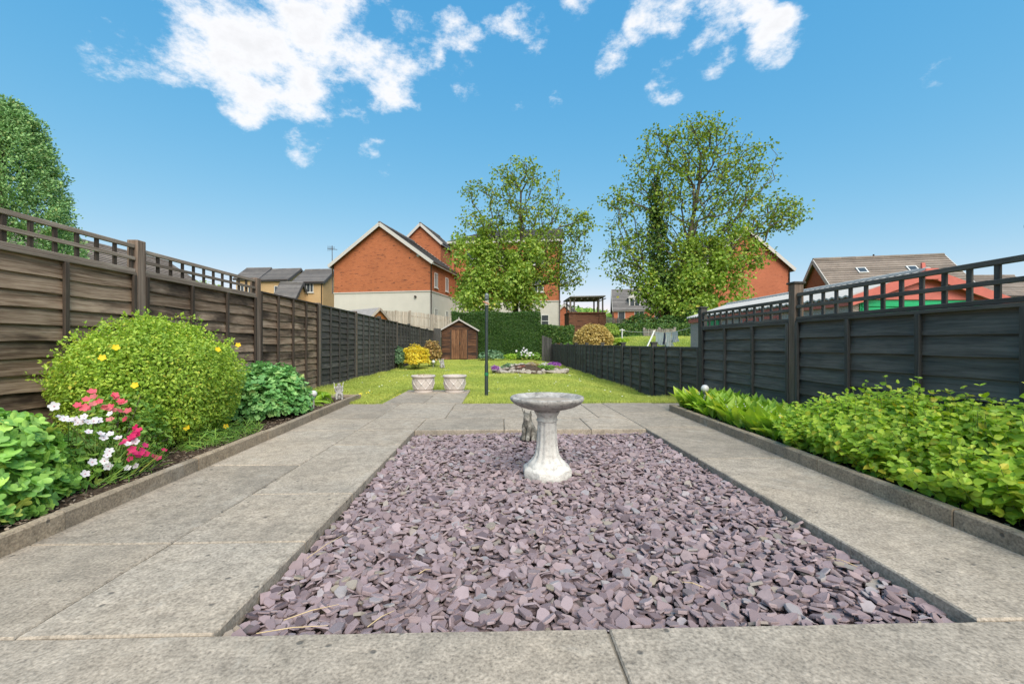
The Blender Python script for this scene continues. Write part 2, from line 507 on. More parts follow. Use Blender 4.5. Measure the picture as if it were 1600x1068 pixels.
# ---------------------------------------------------------------- terrain: one sheet to the horizon
def terrain_z(X, Y):
    X, Y = np.asarray(X, float), np.asarray(Y, float)
    far = smooth(24, 40, Y) * 2.2 + smooth(40, 120, Y) * 1.5
    right = smooth(3.2, 6.2, X) * (smooth(7.5, 19, Y) * 1.15 - .25 * (1 - smooth(7.5, 19, Y)))
    left = smooth(-3.6, -6, X) * smooth(6, 26, Y) * 1.3
    garden = -0.32 * smooth(-3.9, -3.5, X) * (1 - smooth(3.1, 3.5, X)) * (1 - smooth(25.5, 26.5, Y))
    return np.maximum(far, np.maximum(right, left) * (1 - smooth(30, 45, Y) * .0)) + garden - .02 + np.where(right < 0, right, 0) * (far <= 0.01)
def axis(lo, hi, a, b, step, n_out):
    mid = np.arange(a, b + 1e-6, step)
    o1 = a - (np.geomspace(1, a - lo + 1, n_out)[1:] - 1)
    o2 = b + (np.geomspace(1, hi - b + 1, n_out)[1:] - 1)
    return np.concatenate([o1[::-1], mid, o2])
gx, gy = axis(-2500, 2500, -12, 16, .5, 22), axis(-600, 3000, -4, 44, .75, 22)
GX, GY = np.meshgrid(gx, gy)
V = np.stack([GX, GY, terrain_z(GX, GY)], -1).reshape(-1, 3)
nx, ny = len(gx), len(gy)
idx = np.arange(nx * ny).reshape(ny, nx)
F = np.stack([idx[:-1, :-1], idx[:-1, 1:], idx[1:, 1:], idx[1:, :-1]], -1).reshape(-1, 4)
tag(link('ground', np_mesh('ground', V, F, True), M['terrain']), kind='structure')

# ---------------------------------------------------------------- lawn
PX0, PX1, PY1 = -1.66, -0.53, 7.95       # the slab path that runs into the lawn
LY0 = 6.17
def lawn_z(X, Y):
    X, Y = np.asarray(X, float), np.asarray(Y, float)
    s = -.19 * smooth(1.5, 2.9, X) * smooth(6.3, 8.5, Y)
    w = .012 * np.sin(X * 2.1 + 1) * np.sin(Y * 1.3) + .01 * np.sin(X * 5.3 + Y * 3.1)
    on_path = (X > PX0 - .08) & (X < PX1 + .08) & (Y < PY1 + .08)
    return np.where(on_path, -.05, s + w * smooth(6.2, 7.2, Y))
lx = np.sort(np.concatenate([np.linspace(-3.44, 3.06, 66), [PX0 - .081, PX0 - .02, PX1 + .02, PX1 + .081]]))
ly = np.concatenate([np.linspace(LY0 - .03, 12, 80), np.linspace(12.1, 25.6, 80)])
GX, GY = np.meshgrid(lx, ly)
V = np.stack([GX, GY, lawn_z(GX, GY)], -1).reshape(-1, 3)
nx, ny = len(lx), len(ly); idx = np.arange(nx * ny).reshape(ny, nx)
F = np.stack([idx[:-1, :-1], idx[:-1, 1:], idx[1:, 1:], idx[1:, :-1]], -1).reshape(-1, 4)
tag(link('lawn', np_mesh('lawn', V, F, True), M['turf']), kind='structure')

def blades(n, x0, x1, y0, y1, h, w, keep):
    X, Y = RNG.uniform(x0, x1, n), RNG.uniform(y0, y1, n)
    k = keep(X, Y); X, Y = X[k], Y[k]; n = len(X)
    a = RNG.uniform(0, 2 * np.pi, n)
    hh = h * RNG.uniform(.55, 1.25, n) * (.8 + .35 * np.sin(X * 1.9 + .7 * np.sin(Y * 1.7)) ** 2)
    lean = RNG.normal(0, .45, (n, 2)) * hh[:, None]
    z = lawn_z(X, Y) - .004
    dx, dy = np.cos(a) * w / 2, np.sin(a) * w / 2
    p0 = np.stack([X - dx, Y - dy, z], -1); p1 = np.stack([X + dx, Y + dy, z], -1)
    p2 = np.stack([X + lean[:, 0], Y + lean[:, 1], z + hh], -1)
    return np.stack([p0, p1, p2], 1).reshape(-1, 3)
off_path = lambda X, Y: ~((X > PX0 + .0) & (X < PX1 - .0) & (Y < PY1)) & ~((X < -2.12) & (Y < 6.75))
B = [blades(110000, -3.4, 2.98, LY0, 8.2, .034, .007, off_path), blades(90000, -3.4, 3.0, 8.2, 12, .036, .010, off_path),
     blades(60000, -3.4, 3.0, 12, 17, .038, .017, off_path), blades(40000, -3.4, 3.0, 17, 25.4, .04, .028, off_path),
     # longer fringe along the slabs and fences
     blades(3500, -3.4, 2.98, LY0 - .03, LY0 + .05, .05, .007, off_path), blades(3000, PX0 - .05, PX0 + .03, LY0, PY1, .05, .007, lambda X, Y: X < PX0 + .025),
     blades(3000, PX1 - .03, PX1 + .05, LY0, PY1, .05, .007, lambda X, Y: X > PX1 - .025), blades(6000, -3.4, -3.28, 6.8, 22, .075, .012, off_path),
     blades(5000, 2.86, 3.0, 6.5, 22, .07, .012, off_path)]
V = np.concatenate(B)
tag(link('grass', np_mesh('grass', V, np.arange(len(V)).reshape(-1, 3)), M['grass']), 'short bright green mown lawn grass filling the garden', 'grass', kind='stuff')

# daisies and buttercups in the turf
def specks(n, x0, x1, y0, y1):
    X, Y = RNG.uniform(x0, x1, n), RNG.uniform(y0, y1, n); k = off_path(X, Y); X, Y = X[k], Y[k]
    Z = lawn_z(X, Y) + .038; P = []
    for x, y, z in zip(X, Y, Z):
        r = .008 + .0006 * y; a = np.arange(6) * np.pi / 3
        P.append(np.stack([x + r * np.cos(a), y + r * np.sin(a), np.full(6, z) + .004 * np.cos(a + x * 9)], -1))
    return np.concatenate(P)
for nm, lab, c_, args in (('buttercups', 'tiny yellow flowers dotted in the lawn by the slab path', (.75, .6, .05), (110, -2.6, -1.7, 6.2, 7.6)), ('daisies', 'tiny white daisies dotted over the lawn', (.7, .7, .66), (150, -3.2, 2.6, 6.3, 14))):
    V = specks(*args)
    tag(link(nm, np_mesh(nm, V, np.arange(len(V)).reshape(-1, 6)), plain(nm + '_petal', c_, .6)), lab, 'flowers', kind='stuff')

# ---------------------------------------------------------------- patio of cast slabs round the slate bed
BX0, BX1, BY0, BY1 = -0.832, 1.474, 1.286, 4.268      # the slate bed
patio = MB()
J = -0.012
for lo, hi in (((-2.2, -1.5, -.16), (BX0 - .012, LY0 - .02, J)), ((BX1 + .012, -1.5, -.16), (2.3, LY0 - .02, J)), ((BX0 - .012, -1.5, -.16), (BX1 + .012, BY0 - .012, J - .0)),
               ((BX0 - .012, BY1 + .012, -.16), (BX1 + .012, LY0 - .02, J)), ((PX0 + .01, LY0 - .02, -.16), (PX1 - .01, PY1 - .01, J))):
    patio.box(lo, hi)
patio = tag(patio.build('patio', M['mortar']), kind='structure')
def slab(x0, x1, y0, y1, z=0.0, parent=None):
    g = .0026
    x0 += g; x1 -= g; y0 += g; y1 -= g
    # a cast slab with a slightly ragged arris
    nxs, nys = max(2, int((x1 - x0) / .06)), max(2, int((y1 - y0) / .06))
    ring = [(x0 + (x1 - x0) * i / nxs, y0) for i in range(nxs)] + [(x1, y0 + (y1 - y0) * i / nys) for i in range(nys)] + \
           [(x1 - (x1 - x0) * i / nxs, y1) for i in range(nxs)] + [(x0, y1 - (y1 - y0) * i / nys) for i in range(nys)]
    cx, cy = (x0 + x1) / 2, (y0 + y1) / 2
    tilt = (random.uniform(-.0015, .0015), random.uniform(-.0015, .0015))
    def ins(p, d):
        return (p[0] + (d if p[0] < cx - 1e-6 else -d if p[0] > cx + 1e-6 else 0) * (1 if min(abs(p[0] - x0), abs(p[0] - x1)) < 1e-6 else 0),
                p[1] + (d if p[1] < cy else -d) * (1 if min(abs(p[1] - y0), abs(p[1] - y1)) < 1e-6 else 0))
    vs, n = [], len(ring)
    jit = [abs(random.gauss(0, .0016)) for _ in ring]
    for lev, d in ((-.055, 0), (-.006, 0), (0.0, .005)):
        for p, j in zip(ring, jit):
            q = ins(p, d + j)
            vs.append((q[0] - cx, q[1] - cy, lev + z + (q[0] - cx) * tilt[0] + (q[1] - cy) * tilt[1]))
    fs = [(l * n + k, l * n + (k + 1) % n, (l + 1) * n + (k + 1) % n, (l + 1) * n + k) for l in (0, 1) for k in range(n)]
    fs.append(tuple(2 * n + k for k in range(n)))
    me = bpy.data.meshes.new('paving_slab'); me.from_pydata(vs, [], fs); me.update()
    return link('paving_slab', me, M['slab'], parent or patio, (cx, cy, 0))
U = (BY1 - BY0) / 5
KX = lambda y: -1.915 - .033 * y            # inner face of the left kerb
XM = -1.402
# front row, below the bed
for a, b in ((-2.1, -1.93), (-1.93, .325), (.325, 2.2)):
    slab(a, b, -.2, BY0)
slab(-2.1, .9, -1.4, -.2); slab(.9, 2.2, -1.4, -.2)
# left path: two columns with staggered joints
ys = [BY0, BY0 + U, BY0 + 3 * U, BY1 + .02, 4.93, LY0]
for a, b in zip(ys, ys[1:]): slab(-2.12, XM, a, b)
ys = [BY0, BY0 + U, BY0 + 2 * U, BY0 + 4 * U, BY1 + .02]
for a, b in zip(ys, ys[1:]): slab(XM, BX0, a, b)
# right path
ys = [BY0, 3.15, 4.36]
for a, b in zip(ys, ys[1:]): slab(BX1, 2.2, a, b)
# far strip
for a, b, c, d in ((XM, BX0, BY1 + .02, 4.93), (BX0, .05, BY1, 4.93), (.05, .92, BY1, 4.93), (.92, BX1, BY1, 4.93), (BX1, 2.2, 4.36, 5.3),
                   (XM, -.62, 4.93, LY0), (-.62, .3, 4.93, 5.56), (-.62, .3, 5.56, LY0), (.3, 1.15, 4.93, LY0), (1.15, BX1, 4.93, LY0), (BX1, 2.2, 5.3, LY0)):
    slab(a, b, c, d)
slab(2.2, 2.95, 5.55, LY0, -.004)
for a, b, c, d in ((PX0, -1.08, LY0, 7.1), (-1.08, PX1, LY0, 7.05), (PX0, -1.08, 7.1, PY1), (-1.08, PX1, 7.05, PY1)):
    slab(a, b, c, d, .006)

# ---------------------------------------------------------------- slate bed
bed = MB().box((BX0 - .01, BY0 - .01, -.16), (BX1 + .01, BY1 + .01, -.085)).build('slate_bed', M['slate_dust'])
tag(bed, kind='structure')
def chip_proto(k):
    rnd = random.Random(100 + k)
    n = rnd.choice((5, 6, 7, 8))
    an = sorted((2 * math.pi * (i + rnd.uniform(-.32, .32)) / n) for i in range(n))
    el = rnd.uniform(.55, .95)
    pts = [(math.cos(a) * rnd.uniform(.66, 1.22), math.sin(a) * rnd.uniform(.66, 1.22) * el) for a in an]
    th = rnd.uniform(.08, .17)
    tp = rnd.uniform(.9, .98)
    v = [(x, y, -th) for x, y in pts] + [(x * 1.0, y * 1.0, th * .35) for x, y in pts] + [(x * tp, y * tp, th + rnd.uniform(-.03, .03)) for x, y in pts]
    f = []
    for l in (0, 1):
        for i in range(n):
            a, b = l * n + i, l * n + (i + 1) % n
            f += [(a, b, b + n), (a, b + n, a + n)]
    f += [(2 * n, 2 * n + i, 2 * n + i + 1) for i in range(1, n - 1)]
    return np.array(v), np.array(f)
CHIPS = [chip_proto(k) for k in range(18)]
CHIP_ME = []
for v, f in CHIPS:
    me = np_mesh('slate_chip', v, f); me.materials.append(M['slate']); CHIP_ME.append(me)
places = []
for layer, (cell, z0, tl) in enumerate(((.042, -.074, .15), (.037, -.060, .24), (.036, -.045, .31))):
    for x in np.arange(BX0 + .02, BX1 - .01, cell):
        for y in np.arange(BY0 + .02, BY1 - .01, cell):
            px = min(max(x + random.uniform(-.5, .5) * cell, BX0 + .022), BX1 - .022)
            py = min(max(y + random.uniform(-.5, .5) * cell, BY0 + .022), BY1 - .022)
            s = random.triangular(.012, .038, .022) * (1.3 if random.random() < .1 else 1)
            hump = .008 * math.sin(px * 4.1 + 1) * math.sin(py * 3.3) + random.uniform(0, .012)
            tx, ty = random.gauss(0, tl), random.gauss(0, tl)
            if random.random() < .05: tx += random.choice((-.7, .7))
            if layer == 2 and math.hypot(px - .325, py - 2.92) < .17: continue
            places.append((layer, px, py, z0 + hump, s, tx, ty, random.uniform(0, 6.283), random.randrange(18)))
top = sorted([p for p in places if p[0] == 2], key=lambda p: p[2] + .15 * abs(p[1] - .2))[:300]
chosen = set(id(p) for p in top)
def chip_rot(p): return (Matrix.Rotation(p[5], 3, 'X') @ Matrix.Rotation(p[6], 3, 'Y') @ Matrix.Rotation(p[7], 3, 'Z'))
for p in top:
    link('slate_chip', CHIP_ME[p[8]], None, bed, (p[1], p[2], p[3]), chip_rot(p).to_euler(), (p[4],) * 3)
VV, FF, off = [], [], 0
for p in places:
    if id(p) in chosen: continue
    v, f = CHIPS[p[8]]
    VV.append((v * p[4]) @ np.array(chip_rot(p)).T + np.array(p[1:4])); FF.append(f + off); off += len(v)
o = link('slate_chips', np_mesh('slate_chips', np.concatenate(VV), np.concatenate(FF)), M['slate'], bed)
tag(o, kind='stuff')
# dry stalks lying on the slates
M['straw'] = plain('dry_stalk', (.55, .42, .24), .8, .2, .2, 40)
for i, (x, y, a, L) in enumerate(((-.67, 1.36, .5, .16), (-.72, 1.30, .15, .2), (-.40, 1.32, .9, .1), (.2, 1.95, 1.3, .06), (-.77, 1.75, 1.25, .22), (1.38, 1.62, 2.2, .1), (-.3, 1.62, .7, .05), (.72, 1.5, 2.6, .07))):
    m = MB(); d = Vector((math.cos(a), math.sin(a), 0)); p = Vector((x, y, -.008))
    m.tube([p, p + d * L * .5 + Vector((0, 0, .006)), p + d * L], [.0015, .0016, .0008], 5)
    tag(m.build('dry_stalk', M['straw']), ['longest dry stalk in the near left corner of the slate bed', 'dry stalk lying along the front slab at the near left corner', 'short dry stalk beside the front slab left of centre',
        'tiny pale stalk on the slates in front of the birdbath', 'thin dry stalk against the left edge of the slate bed', 'dry stalk in the near right corner of the slate bed', 'small dry stalk on the slates left of centre',
        'small dry stalk on the slates near the front slab joint'][i], 'stalk', 'dry stalks on the slates')

# ---------------------------------------------------------------- kerb edging
def edging(p0, p1, w, h, n, label):
    p0, p1 = Vector(p0), Vector(p1)
    e = empty('kerb_edging', (p0.x, p0.y, 0), label, 'kerb')
    d = (p1 - p0); L = d.length / n; d.normalize(); s = Vector((d.y, -d.x, 0))
    for i in range(n):
        a, b = p0 + d * (i * L + .003), p0 + d * ((i + 1) * L - .003)
        k = MB(); z = h + random.uniform(-.004, .004); sh = s * random.uniform(-.003, .003)
        ring = []
        for t_, q in ((0, a), (.33, a.lerp(b, .33)), (.66, a.lerp(b, .66)), (1, b)):
            for u, zz in ((0, -.10), (0, z - .008), (.008, z), (w - .008, z), (w, z - .008), (w, -.10)):
                ring.append(q + sh + s * (u + random.uniform(-.0012, .0012)) + Vector((0, 0, zz + random.uniform(-.0015, .0015))))
        fs = [(l * 6 + j, l * 6 + j + 1, (l + 1) * 6 + j + 1, (l + 1) * 6 + j) for l in range(3) for j in range(5)] + [(0, 1, 2, 3, 4, 5), (23, 22, 21, 20, 19, 18)]
        k.add(ring, fs); k.build('kerb_stone', M['kerb'], e)
    return e
edging((-1.935 - .05, .2, 0), (-2.125 - .05, 6.62, 0), .05, .085, 7, 'long concrete kerb edging along the left flower bed')
edging((-2.13 - .0, 6.67, 0), (-3.32, 6.72, 0), .04, .07, 2, 'short kerb edging closing the far end of the left bed')
edging((2.075, .2, 0), (2.165, 5.42, 0), .055, .085, 6, 'long concrete kerb edging along the right flower bed')

# ---------------------------------------------------------------- soil in the beds
def soil(name, x0, x1, y0, y1, z):
    a, b = np.linspace(0, 1, 26), np.linspace(y0, y1, 120)
    A, Bq = np.meshgrid(a, b)
    A = x0(Bq) + (x1(Bq) - x0(Bq)) * A
    Z = z + .012 * np.sin(A * 9) * np.sin(Bq * 7) + RNG.normal(0, .006, A.shape)
    idx = np.arange(A.size).reshape(A.shape)
    F = np.stack([idx[:-1, :-1], idx[:-1, 1:], idx[1:, 1:], idx[1:, :-1]], -1).reshape(-1, 4)
    return tag(link(name, np_mesh(name, np.stack([A, Bq, Z], -1).reshape(-1, 3), F, True), M['soil']), kind='structure')
soil('soil_bed_left', lambda y: -3.5 + 0 * y, lambda y: -1.965 - .0296 * y, -1.2, 6.66, .035)
soil('soil_bed_right', lambda y: 2.115 + .0172 * y, lambda y: 3.06 + 0 * y, -1.2, 5.55, .035)
# bark scraps on the soil by the kerb
v, f = CHIPS[3]; VV, FF, off = [], [], 0
for i in range(2600):
    y = random.uniform(1.2, 6.5)
    if i % 3: x = -2.0 - .033 * y - abs(random.gauss(0, .22)) - .02
    else: x = 2.17 + .018 * y + abs(random.gauss(0, .2)); y = min(y, 5.4)
    v, f = CHIPS[i % 18]
    s = np.array([random.uniform(.006, .018), random.uniform(.004, .008), random.uniform(.006, .012)])
    m = np.array(Matrix.Rotation(random.uniform(0, 6.28), 3, 'Z') @ Matrix.Rotation(random.gauss(0, .3), 3, 'X'))
    VV.append((v * s) @ m.T + np.array((x, y, .045 + random.uniform(-.004, .012)))); FF.append(f + off); off += len(v)
tag(link('bark_mulch', np_mesh('bark_mulch', np.concatenate(VV), np.concatenate(FF)), M['mulch']), 'scraps of brown bark mulch scattered on the soil of both beds', 'mulch', kind='stuff')

# ---------------------------------------------------------------- fences (both run along Y)
def board_mesh(name, L, h, th, seed, wav=.006):
    """one lap board: thin at the top, thick and wavy at the bottom; length along Y, face towards +X"""
    rnd = random.Random(seed); n = 12
    ph = [rnd.uniform(0, 6.28) for _ in range(3)]
    vs = []
    for i in range(n + 1):
        y = -L / 2 + L * i / n
        wv = wav * (math.sin(2.1 * i / n * 3 + ph[0]) + .6 * math.sin(5.3 * i / n * 3 + ph[1]))
        bow = .004 * math.sin(i / n * 4 + ph[2])
        vs += [(0, y, h), (.006, y, h), (th + .02 + bow, y, wv), (.012, y, wv)]
    fs = []
    for i in range(n):
        for k in range(4):
            a, b = i * 4 + k, i * 4 + (k + 1) % 4
            fs.append((a, a + 4, b + 4, b))
    fs += [(0, 1, 2, 3), (n * 4 + 3, n * 4 + 2, n * 4 + 1, n * 4)]
    me = bpy.data.meshes.new(name); me.from_pydata(vs, [], fs); me.update()
    return me
_bm = {}
def boards(fence, X, side, y0, y1, z0, z1, n, mat, wav=.006):
    """n lap boards filling a bay; side = +1 faces +X, -1 faces -X"""
    L = y1 - y0; ex = (z1 - z0) / n
    key = (round(L, 2), round(ex, 3), mat.name)
    if key not in _bm:
        _bm[key] = [board_mesh('board', L, ex * 1.22, .012, hash(key[0] * 100) % 1000 + k, wav) for k in range(6)]
        for m_ in _bm[key]: m_.materials.append(mat)
    for i in range(n):
        h = ex * i + z0
        o = link('board', random.choice(_bm[key]), None, fence, (X + side * random.uniform(-.002, .003), (y0 + y1) / 2, h + random.uniform(-.004, .004) * (i > 0)), (random.uniform(-.002, .002), 0, 0 if side > 0 else math.pi))
_px = {}
def piece(fence, name, X, Y, Z, sx, sy, sz, mat, bev=.003, rot=None):
    """a squared timber: centre X, Y, bottom Z"""
    key = (name, round(sx, 3), round(sy, 3), round(sz, 3), mat.name)
    if key not in _px:
        m_ = MB().box((-sx / 2, -sy / 2, 0), (sx / 2, sy / 2, sz)).mesh(name)
        bm = bmesh.new(); bm.from_mesh(m_)
        bmesh.ops.bevel(bm, geom=list(bm.edges), offset=bev, segments=1, affect='EDGES'); bm.to_mesh(m_); bm.free()
        m_.materials.append(mat); _px[key] = m_
    return link(name, _px[key], None, fence, (X, Y, Z), rot)
def bay(fence, X, side, ya, yb, z0, z1, nb, nbat, mb, mbat, mrail, trellis=None, wav=.006, cap=True, tstep=.17):
    """one panel between two posts"""
    y0, y1 = ya + .052, yb - .052
    boards(fence, X, side, y0, y1, z0, z1 - .02, nb, mb, wav)
    for k in range(nbat + 2):
        y = y0 + .02 + (y1 - y0 - .04) * k / (nbat + 1)
        piece(fence, 'batten', X + side * .046, y, z0 - .01, .026, .036, z1 - z0 - .002, mbat)
    if cap: piece(fence, 'capping_rail', X + side * .022, (y0 + y1) / 2, z1 - .012, .062, y1 - y0 - .004, .026, mrail)
    else: piece(fence, 'top_rail', X + side * .030, (y0 + y1) / 2, z1 - .038, .016, y1 - y0 - .004, .04, mrail)
    if trellis:
        zt = trellis
        piece(fence, 'trellis_rail', X + side * .02, (y0 + y1) / 2, zt - .036, .03, y1 - y0 - .002, .036, mrail)
        piece(fence, 'trellis_rail', X + side * .034, (y0 + y1) / 2, (z1 + zt) / 2 - .012, .016, y1 - y0 - .002, .032, mrail)
        piece(fence, 'trellis_rail', X + side * .034, (y0 + y1) / 2, z1 + .016, .016, y1 - y0 - .002, .032, mrail)
        n = int((y1 - y0) / tstep)
        for k in range(n + 1):
            y = y0 + .02 + (y1 - y0 - .04) * k / n
            piece(fence, 'trellis_upright', X + side * .016, y, z1 + .015, .018, .034, zt - z1 - .017, mbat)

LX = -3.42
lp = [.10, 2.13, 4.16, 6.14]
fl = empty('trellis_fence', (LX, 4.16, 0), 'weathered brown lap board fence topped with trellis behind the left bed', 'fence')
for y, z in ((2.13, 1.83), (4.16, 1.82)): piece(fl, 'fence_post', LX + .005, y, -.3, .10, .10, z + .3, M['wood_post'], .006)
piece(fl, 'fence_post', LX + .005, 6.14, -.3, .10, .10, 2.07, M['wood_post'], .006)
for a, b in zip(lp, lp[1:]):
    bay(fl, LX, 1, a, b, .13, 1.50, 11, 2, M['wood_brown'], M['wood_brown_post'], M['wood_grey'], 1.775 - (a > 4) * .03)
    piece(fl, 'gravel_board', LX + .01, (a + b) / 2, -.05, .03, b - a - .11, .155, M['wood_black_worn'])
fm = empty('brown_fence_panel', (LX, 7.2, 0), 'brown lap board fence panel without trellis between brown and black fencing', 'fence')
bay(fm, LX, 1, 6.14, 8.19, .02, 1.585, 13, 3, M['wood_brown'], M['wood_brown_post'], M['wood_brown_post'], None)
piece(fm, 'fence_post', LX + .005, 8.19, -.3, .10, .10, 1.92, M['wood_post'], .006)
fb_ = empty('black_fence', (LX, 12, 0), 'black stained lap board fence running down the left of the lawn to the shed', 'fence')
ly_ = [8.19, 10.28, 12.35, 14.35, 16.4, 18.45, 20.5, 22.3]
for i, (a, b) in enumerate(zip(ly_, ly_[1:])):
    dz = -.012 * i
    bay(fb_, LX, 1, a, b, .02, 1.58 + dz, 13 if i < 4 else 10, 3, M['wood_black_worn'] if i % 3 != 1 else M['wood_black'], M['wood_black_post'], M['wood_black_post'])
    piece(fb_, 'fence_post', LX + .005, b, -.3, .10, .10, 1.92 + dz + (.03 if i % 2 else 0), M['wood_black_post'] if i % 2 else M['wood_post'], .006)

RX = 3.02
rp = [.2, 2.28, 4.29, 6.30]
fr = empty('black_trellis_fence', (RX, 4.29, 0), 'tall black fence with trellis top behind the right bed', 'fence')
for i, y in enumerate(rp[1:]):
    z = (1.52, 1.475, 1.395)[i]
    piece(fr, 'fence_post', RX - .005, y, -.45, .095, .095, z + .43, M['wood_post'] if i == 1 else M['wood_black_post'], .005)
    piece(fr, 'post_cap', RX - .005, y, z - .02, .125, .125, .022, M['wood_black_post'], .005)
for i, (a, b) in enumerate(zip(rp, rp[1:])):
    zt = (1.375, 1.36, 1.315)[i]
    bay(fr, RX, -1, a, b, -.06, 1.085 - .012 * i, 8, 2, M['wood_black'], M['wood_black_post'], M['wood_black'], zt, wav=.003, tstep=.152)
    piece(fr, 'gravel_board', RX - .01, (a + b) / 2, -.3, .03, b - a - .11, .235, M['wood_black_worn'])
fo = empty('low_black_fence', (RX, 14, -.2), 'low black fence running down the right side of the lawn', 'fence')
ry = [6.30, 8.32, 10.4, 12.5, 14.75, 16.8, 18.85, 20.9, 22.95, 24.95]
for i, (a, b) in enumerate(zip(ry, ry[1:])):
    bay(fo, RX, -1, a, b, -.17, .795 + .004 * i, 7 if i < 4 else 6, 2 if i < 3 else 3, M['wood_black'], M['wood_black_post'], M['wood_black_post'], None, wav=.003, cap=False)
    piece(fo, 'gravel_board', RX - .012, (a + b) / 2, -.36, .03, b - a - .11, .188, M['wood_black_worn'])
    piece(fo, 'fence_post', RX - .005, b, -.45, .095, .095, 1.33, M['wood_black_post'], .005)
    piece(fo, 'post_cap', RX - .005, b, .86, .12, .12, .03, M['wood_black_post'], .005)
# ---------------------------------------------------------------- foliage tools
def unit(a): return a / np.maximum(np.linalg.norm(a, axis=-1, keepdims=True), 1e-9)
def frames(nrm, tip):
    """rotation matrices: local Z along nrm, local Y towards tip"""
    z = unit(nrm); y = tip - (tip * z).sum(-1, keepdims=True) * z
    y = unit(y); x = np.cross(y, z)
    return np.stack([x, y, z], -1)
def scatter(tpl, P, Rm, S):
    v, f = tpl
    S = np.asarray(S, float)
    if S.ndim == 1: S = S[:, None].repeat(3, 1)
    VV = np.einsum('nij,nkj->nki', Rm, v[None] * S[:, None, :]) + P[:, None, :]
    FF = f[None] + (np.arange(len(P)) * len(v))[:, None, None]
    return VV.reshape(-1, 3), FF.reshape(-1, f.shape[1])
def fan(pts, mid=None):
    v = np.array([mid or (0, .3, 0)] + list(pts), float); n = len(pts)
    return v, np.array([(0, 1 + i, 1 + (i + 1) % n) for i in range(n)])
DIAMOND = (np.array([(0, 0, 0), (.3, .5, .08), (0, 1, -.05), (-.3, .5, .08)], float), np.array([(0, 1, 2), (0, 2, 3)]))
OVATE = fan([(0, 0, 0), (.3, .18, .06), (.4, .42, .07), (.24, .76, .02), (0, 1.05, -.12), (-.24, .76, .02), (-.4, .42, .07), (-.3, .18, .06)], (0, .45, -.04))
def lobed(k=7, cut=.5):
    pts = []
    m = k * 4
    for i in range(m):
        a = -2.6 + 5.2 * i / (m - 1)
        w = abs(math.cos(a * k / 5.2 * math.pi / 1.0 * .5))
        r = (1 - cut) + cut * w
        r *= 1 - .12 * (abs(a) / 2.6) ** 2
        pts.append((math.sin(a) * r * .62, math.cos(a) * r * .62 + .35, .13 * r * r - .10 * (1 - w) * r))
    return fan(pts, (0, .35, -.02))
LOBED = lobed()
LANCE = (np.array([(0, 0, 0), (.09, .3, .05), (0, .3, 0), (-.09, .3, .05), (.105, .62, .02), (0, .62, -.04), (-.105, .62, .02), (0, 1, -.2)], float),
         np.array([(0, 1, 2), (0, 2, 3), (1, 4, 5), (1, 5, 2), (2, 5, 6), (2, 6, 3), (4, 7, 5), (5, 7, 6)]))
BLADE = (np.array([(-.025, 0, 0), (.025, 0, 0), (.02, .5, .0), (-.02, .5, .0), (0, 1, -.12)], float), np.array([(0, 1, 2), (0, 2, 3), (3, 2, 4)]))
FLOWER = fan([(math.sin(2 * math.pi * i / 15) * (.5 if i % 3 else .36), math.cos(2 * math.pi * i / 15) * (.5 if i % 3 else .36), .16 if i % 3 else .10) for i in range(15)], (0, 0, 0))
def to_mesh(name, tpl, mat, smooth=True):
    me = np_mesh(name, tpl[0], tpl[1], smooth); me.materials.append(mat); return me
def lump(u, ph, k=3.1):
    return (np.sin(u[:, 0] * k + ph) + np.sin(u[:, 1] * k * 1.3 + ph * 2) + np.sin(u[:, 2] * k * 1.1 + ph * 3) + .6 * np.sin(u[:, 0] * k * 2.3 + u[:, 1] * k * 1.9 + ph)) / 3.6
def blob_points(n, c, rad, lo=.6, rough=.14, flat=-.35, k=3.1, seed=1.0):
    """points through the outer part of a lumpy mound, with outward directions"""
    u = unit(RNG.normal(size=(n * 2, 3)))
    u = u[u[:, 2] > flat][:n]
    r = (lo ** 3 + (1 - lo ** 3) * RNG.random(len(u))) ** (1 / 3)
    s = 1 + rough * lump(u, seed, k) + rough * .5 * lump(u * 2.7, seed + 2, k)
    P = np.array(c) + u * (r * s)[:, None] * np.array(rad)
    return P, unit(u / np.array(rad)), r
def leaf_frames(U, up=.7, jit=.5, droop=.2):
    n = len(U)
    nr = unit(U * (1 - up * .5) + np.array((0, 0, up)) + RNG.normal(0, jit, (n, 3)))
    tp = U * .7 + RNG.normal(0, .7, (n, 3)) - np.array((0, 0, droop))
    return frames(nr, tp)
def plant(name, base, label, cat='plant', group=None):
    return empty(name, base, label, cat, group)
def foliage(parent, tpl, P, Rm, S, mat, name='foliage', stuff=True):
    V, F = scatter(tpl, P - np.array(wloc(parent)), Rm, S)
    o = link(name, np_mesh(name, V, F, False), mat); o.parent = parent
    if stuff: o['kind'] = 'stuff'
    return o
def single_leaves(parent, tpl, P, Rm, S, mat, n, name='leaf'):
    """the n leaves that show largest become leaves of their own; returns a mask of those left over"""
    cam_p = np.array((0, 0, CAM_H))
    d = np.linalg.norm(P - cam_p, axis=1)
    face = np.abs(((cam_p - P) / d[:, None] * Rm[:, :, 2]).sum(-1))
    c = P.mean(0)
    out = ((P - c) * (cam_p - c)).sum(-1) / np.linalg.norm(cam_p - c)
    score = S / d * (.4 + face) * np.exp(np.clip(out, -1, .5) * 2.5)
    top_ = np.argsort(-score)[:n]
    me = to_mesh(name, tpl, mat, False)
    b = wloc(parent)
    for i in top_:
        o = bpy.data.objects.new(name, me); COL.objects.link(o); o.parent = parent
        o.matrix_local = Matrix.Translation(Vector(P[i]) - b) @ Matrix(Rm[i].tolist()).to_4x4() @ Matrix.Scale(float(S[i]), 4)
    keep = np.ones(len(P), bool); keep[top_] = False
    return keep
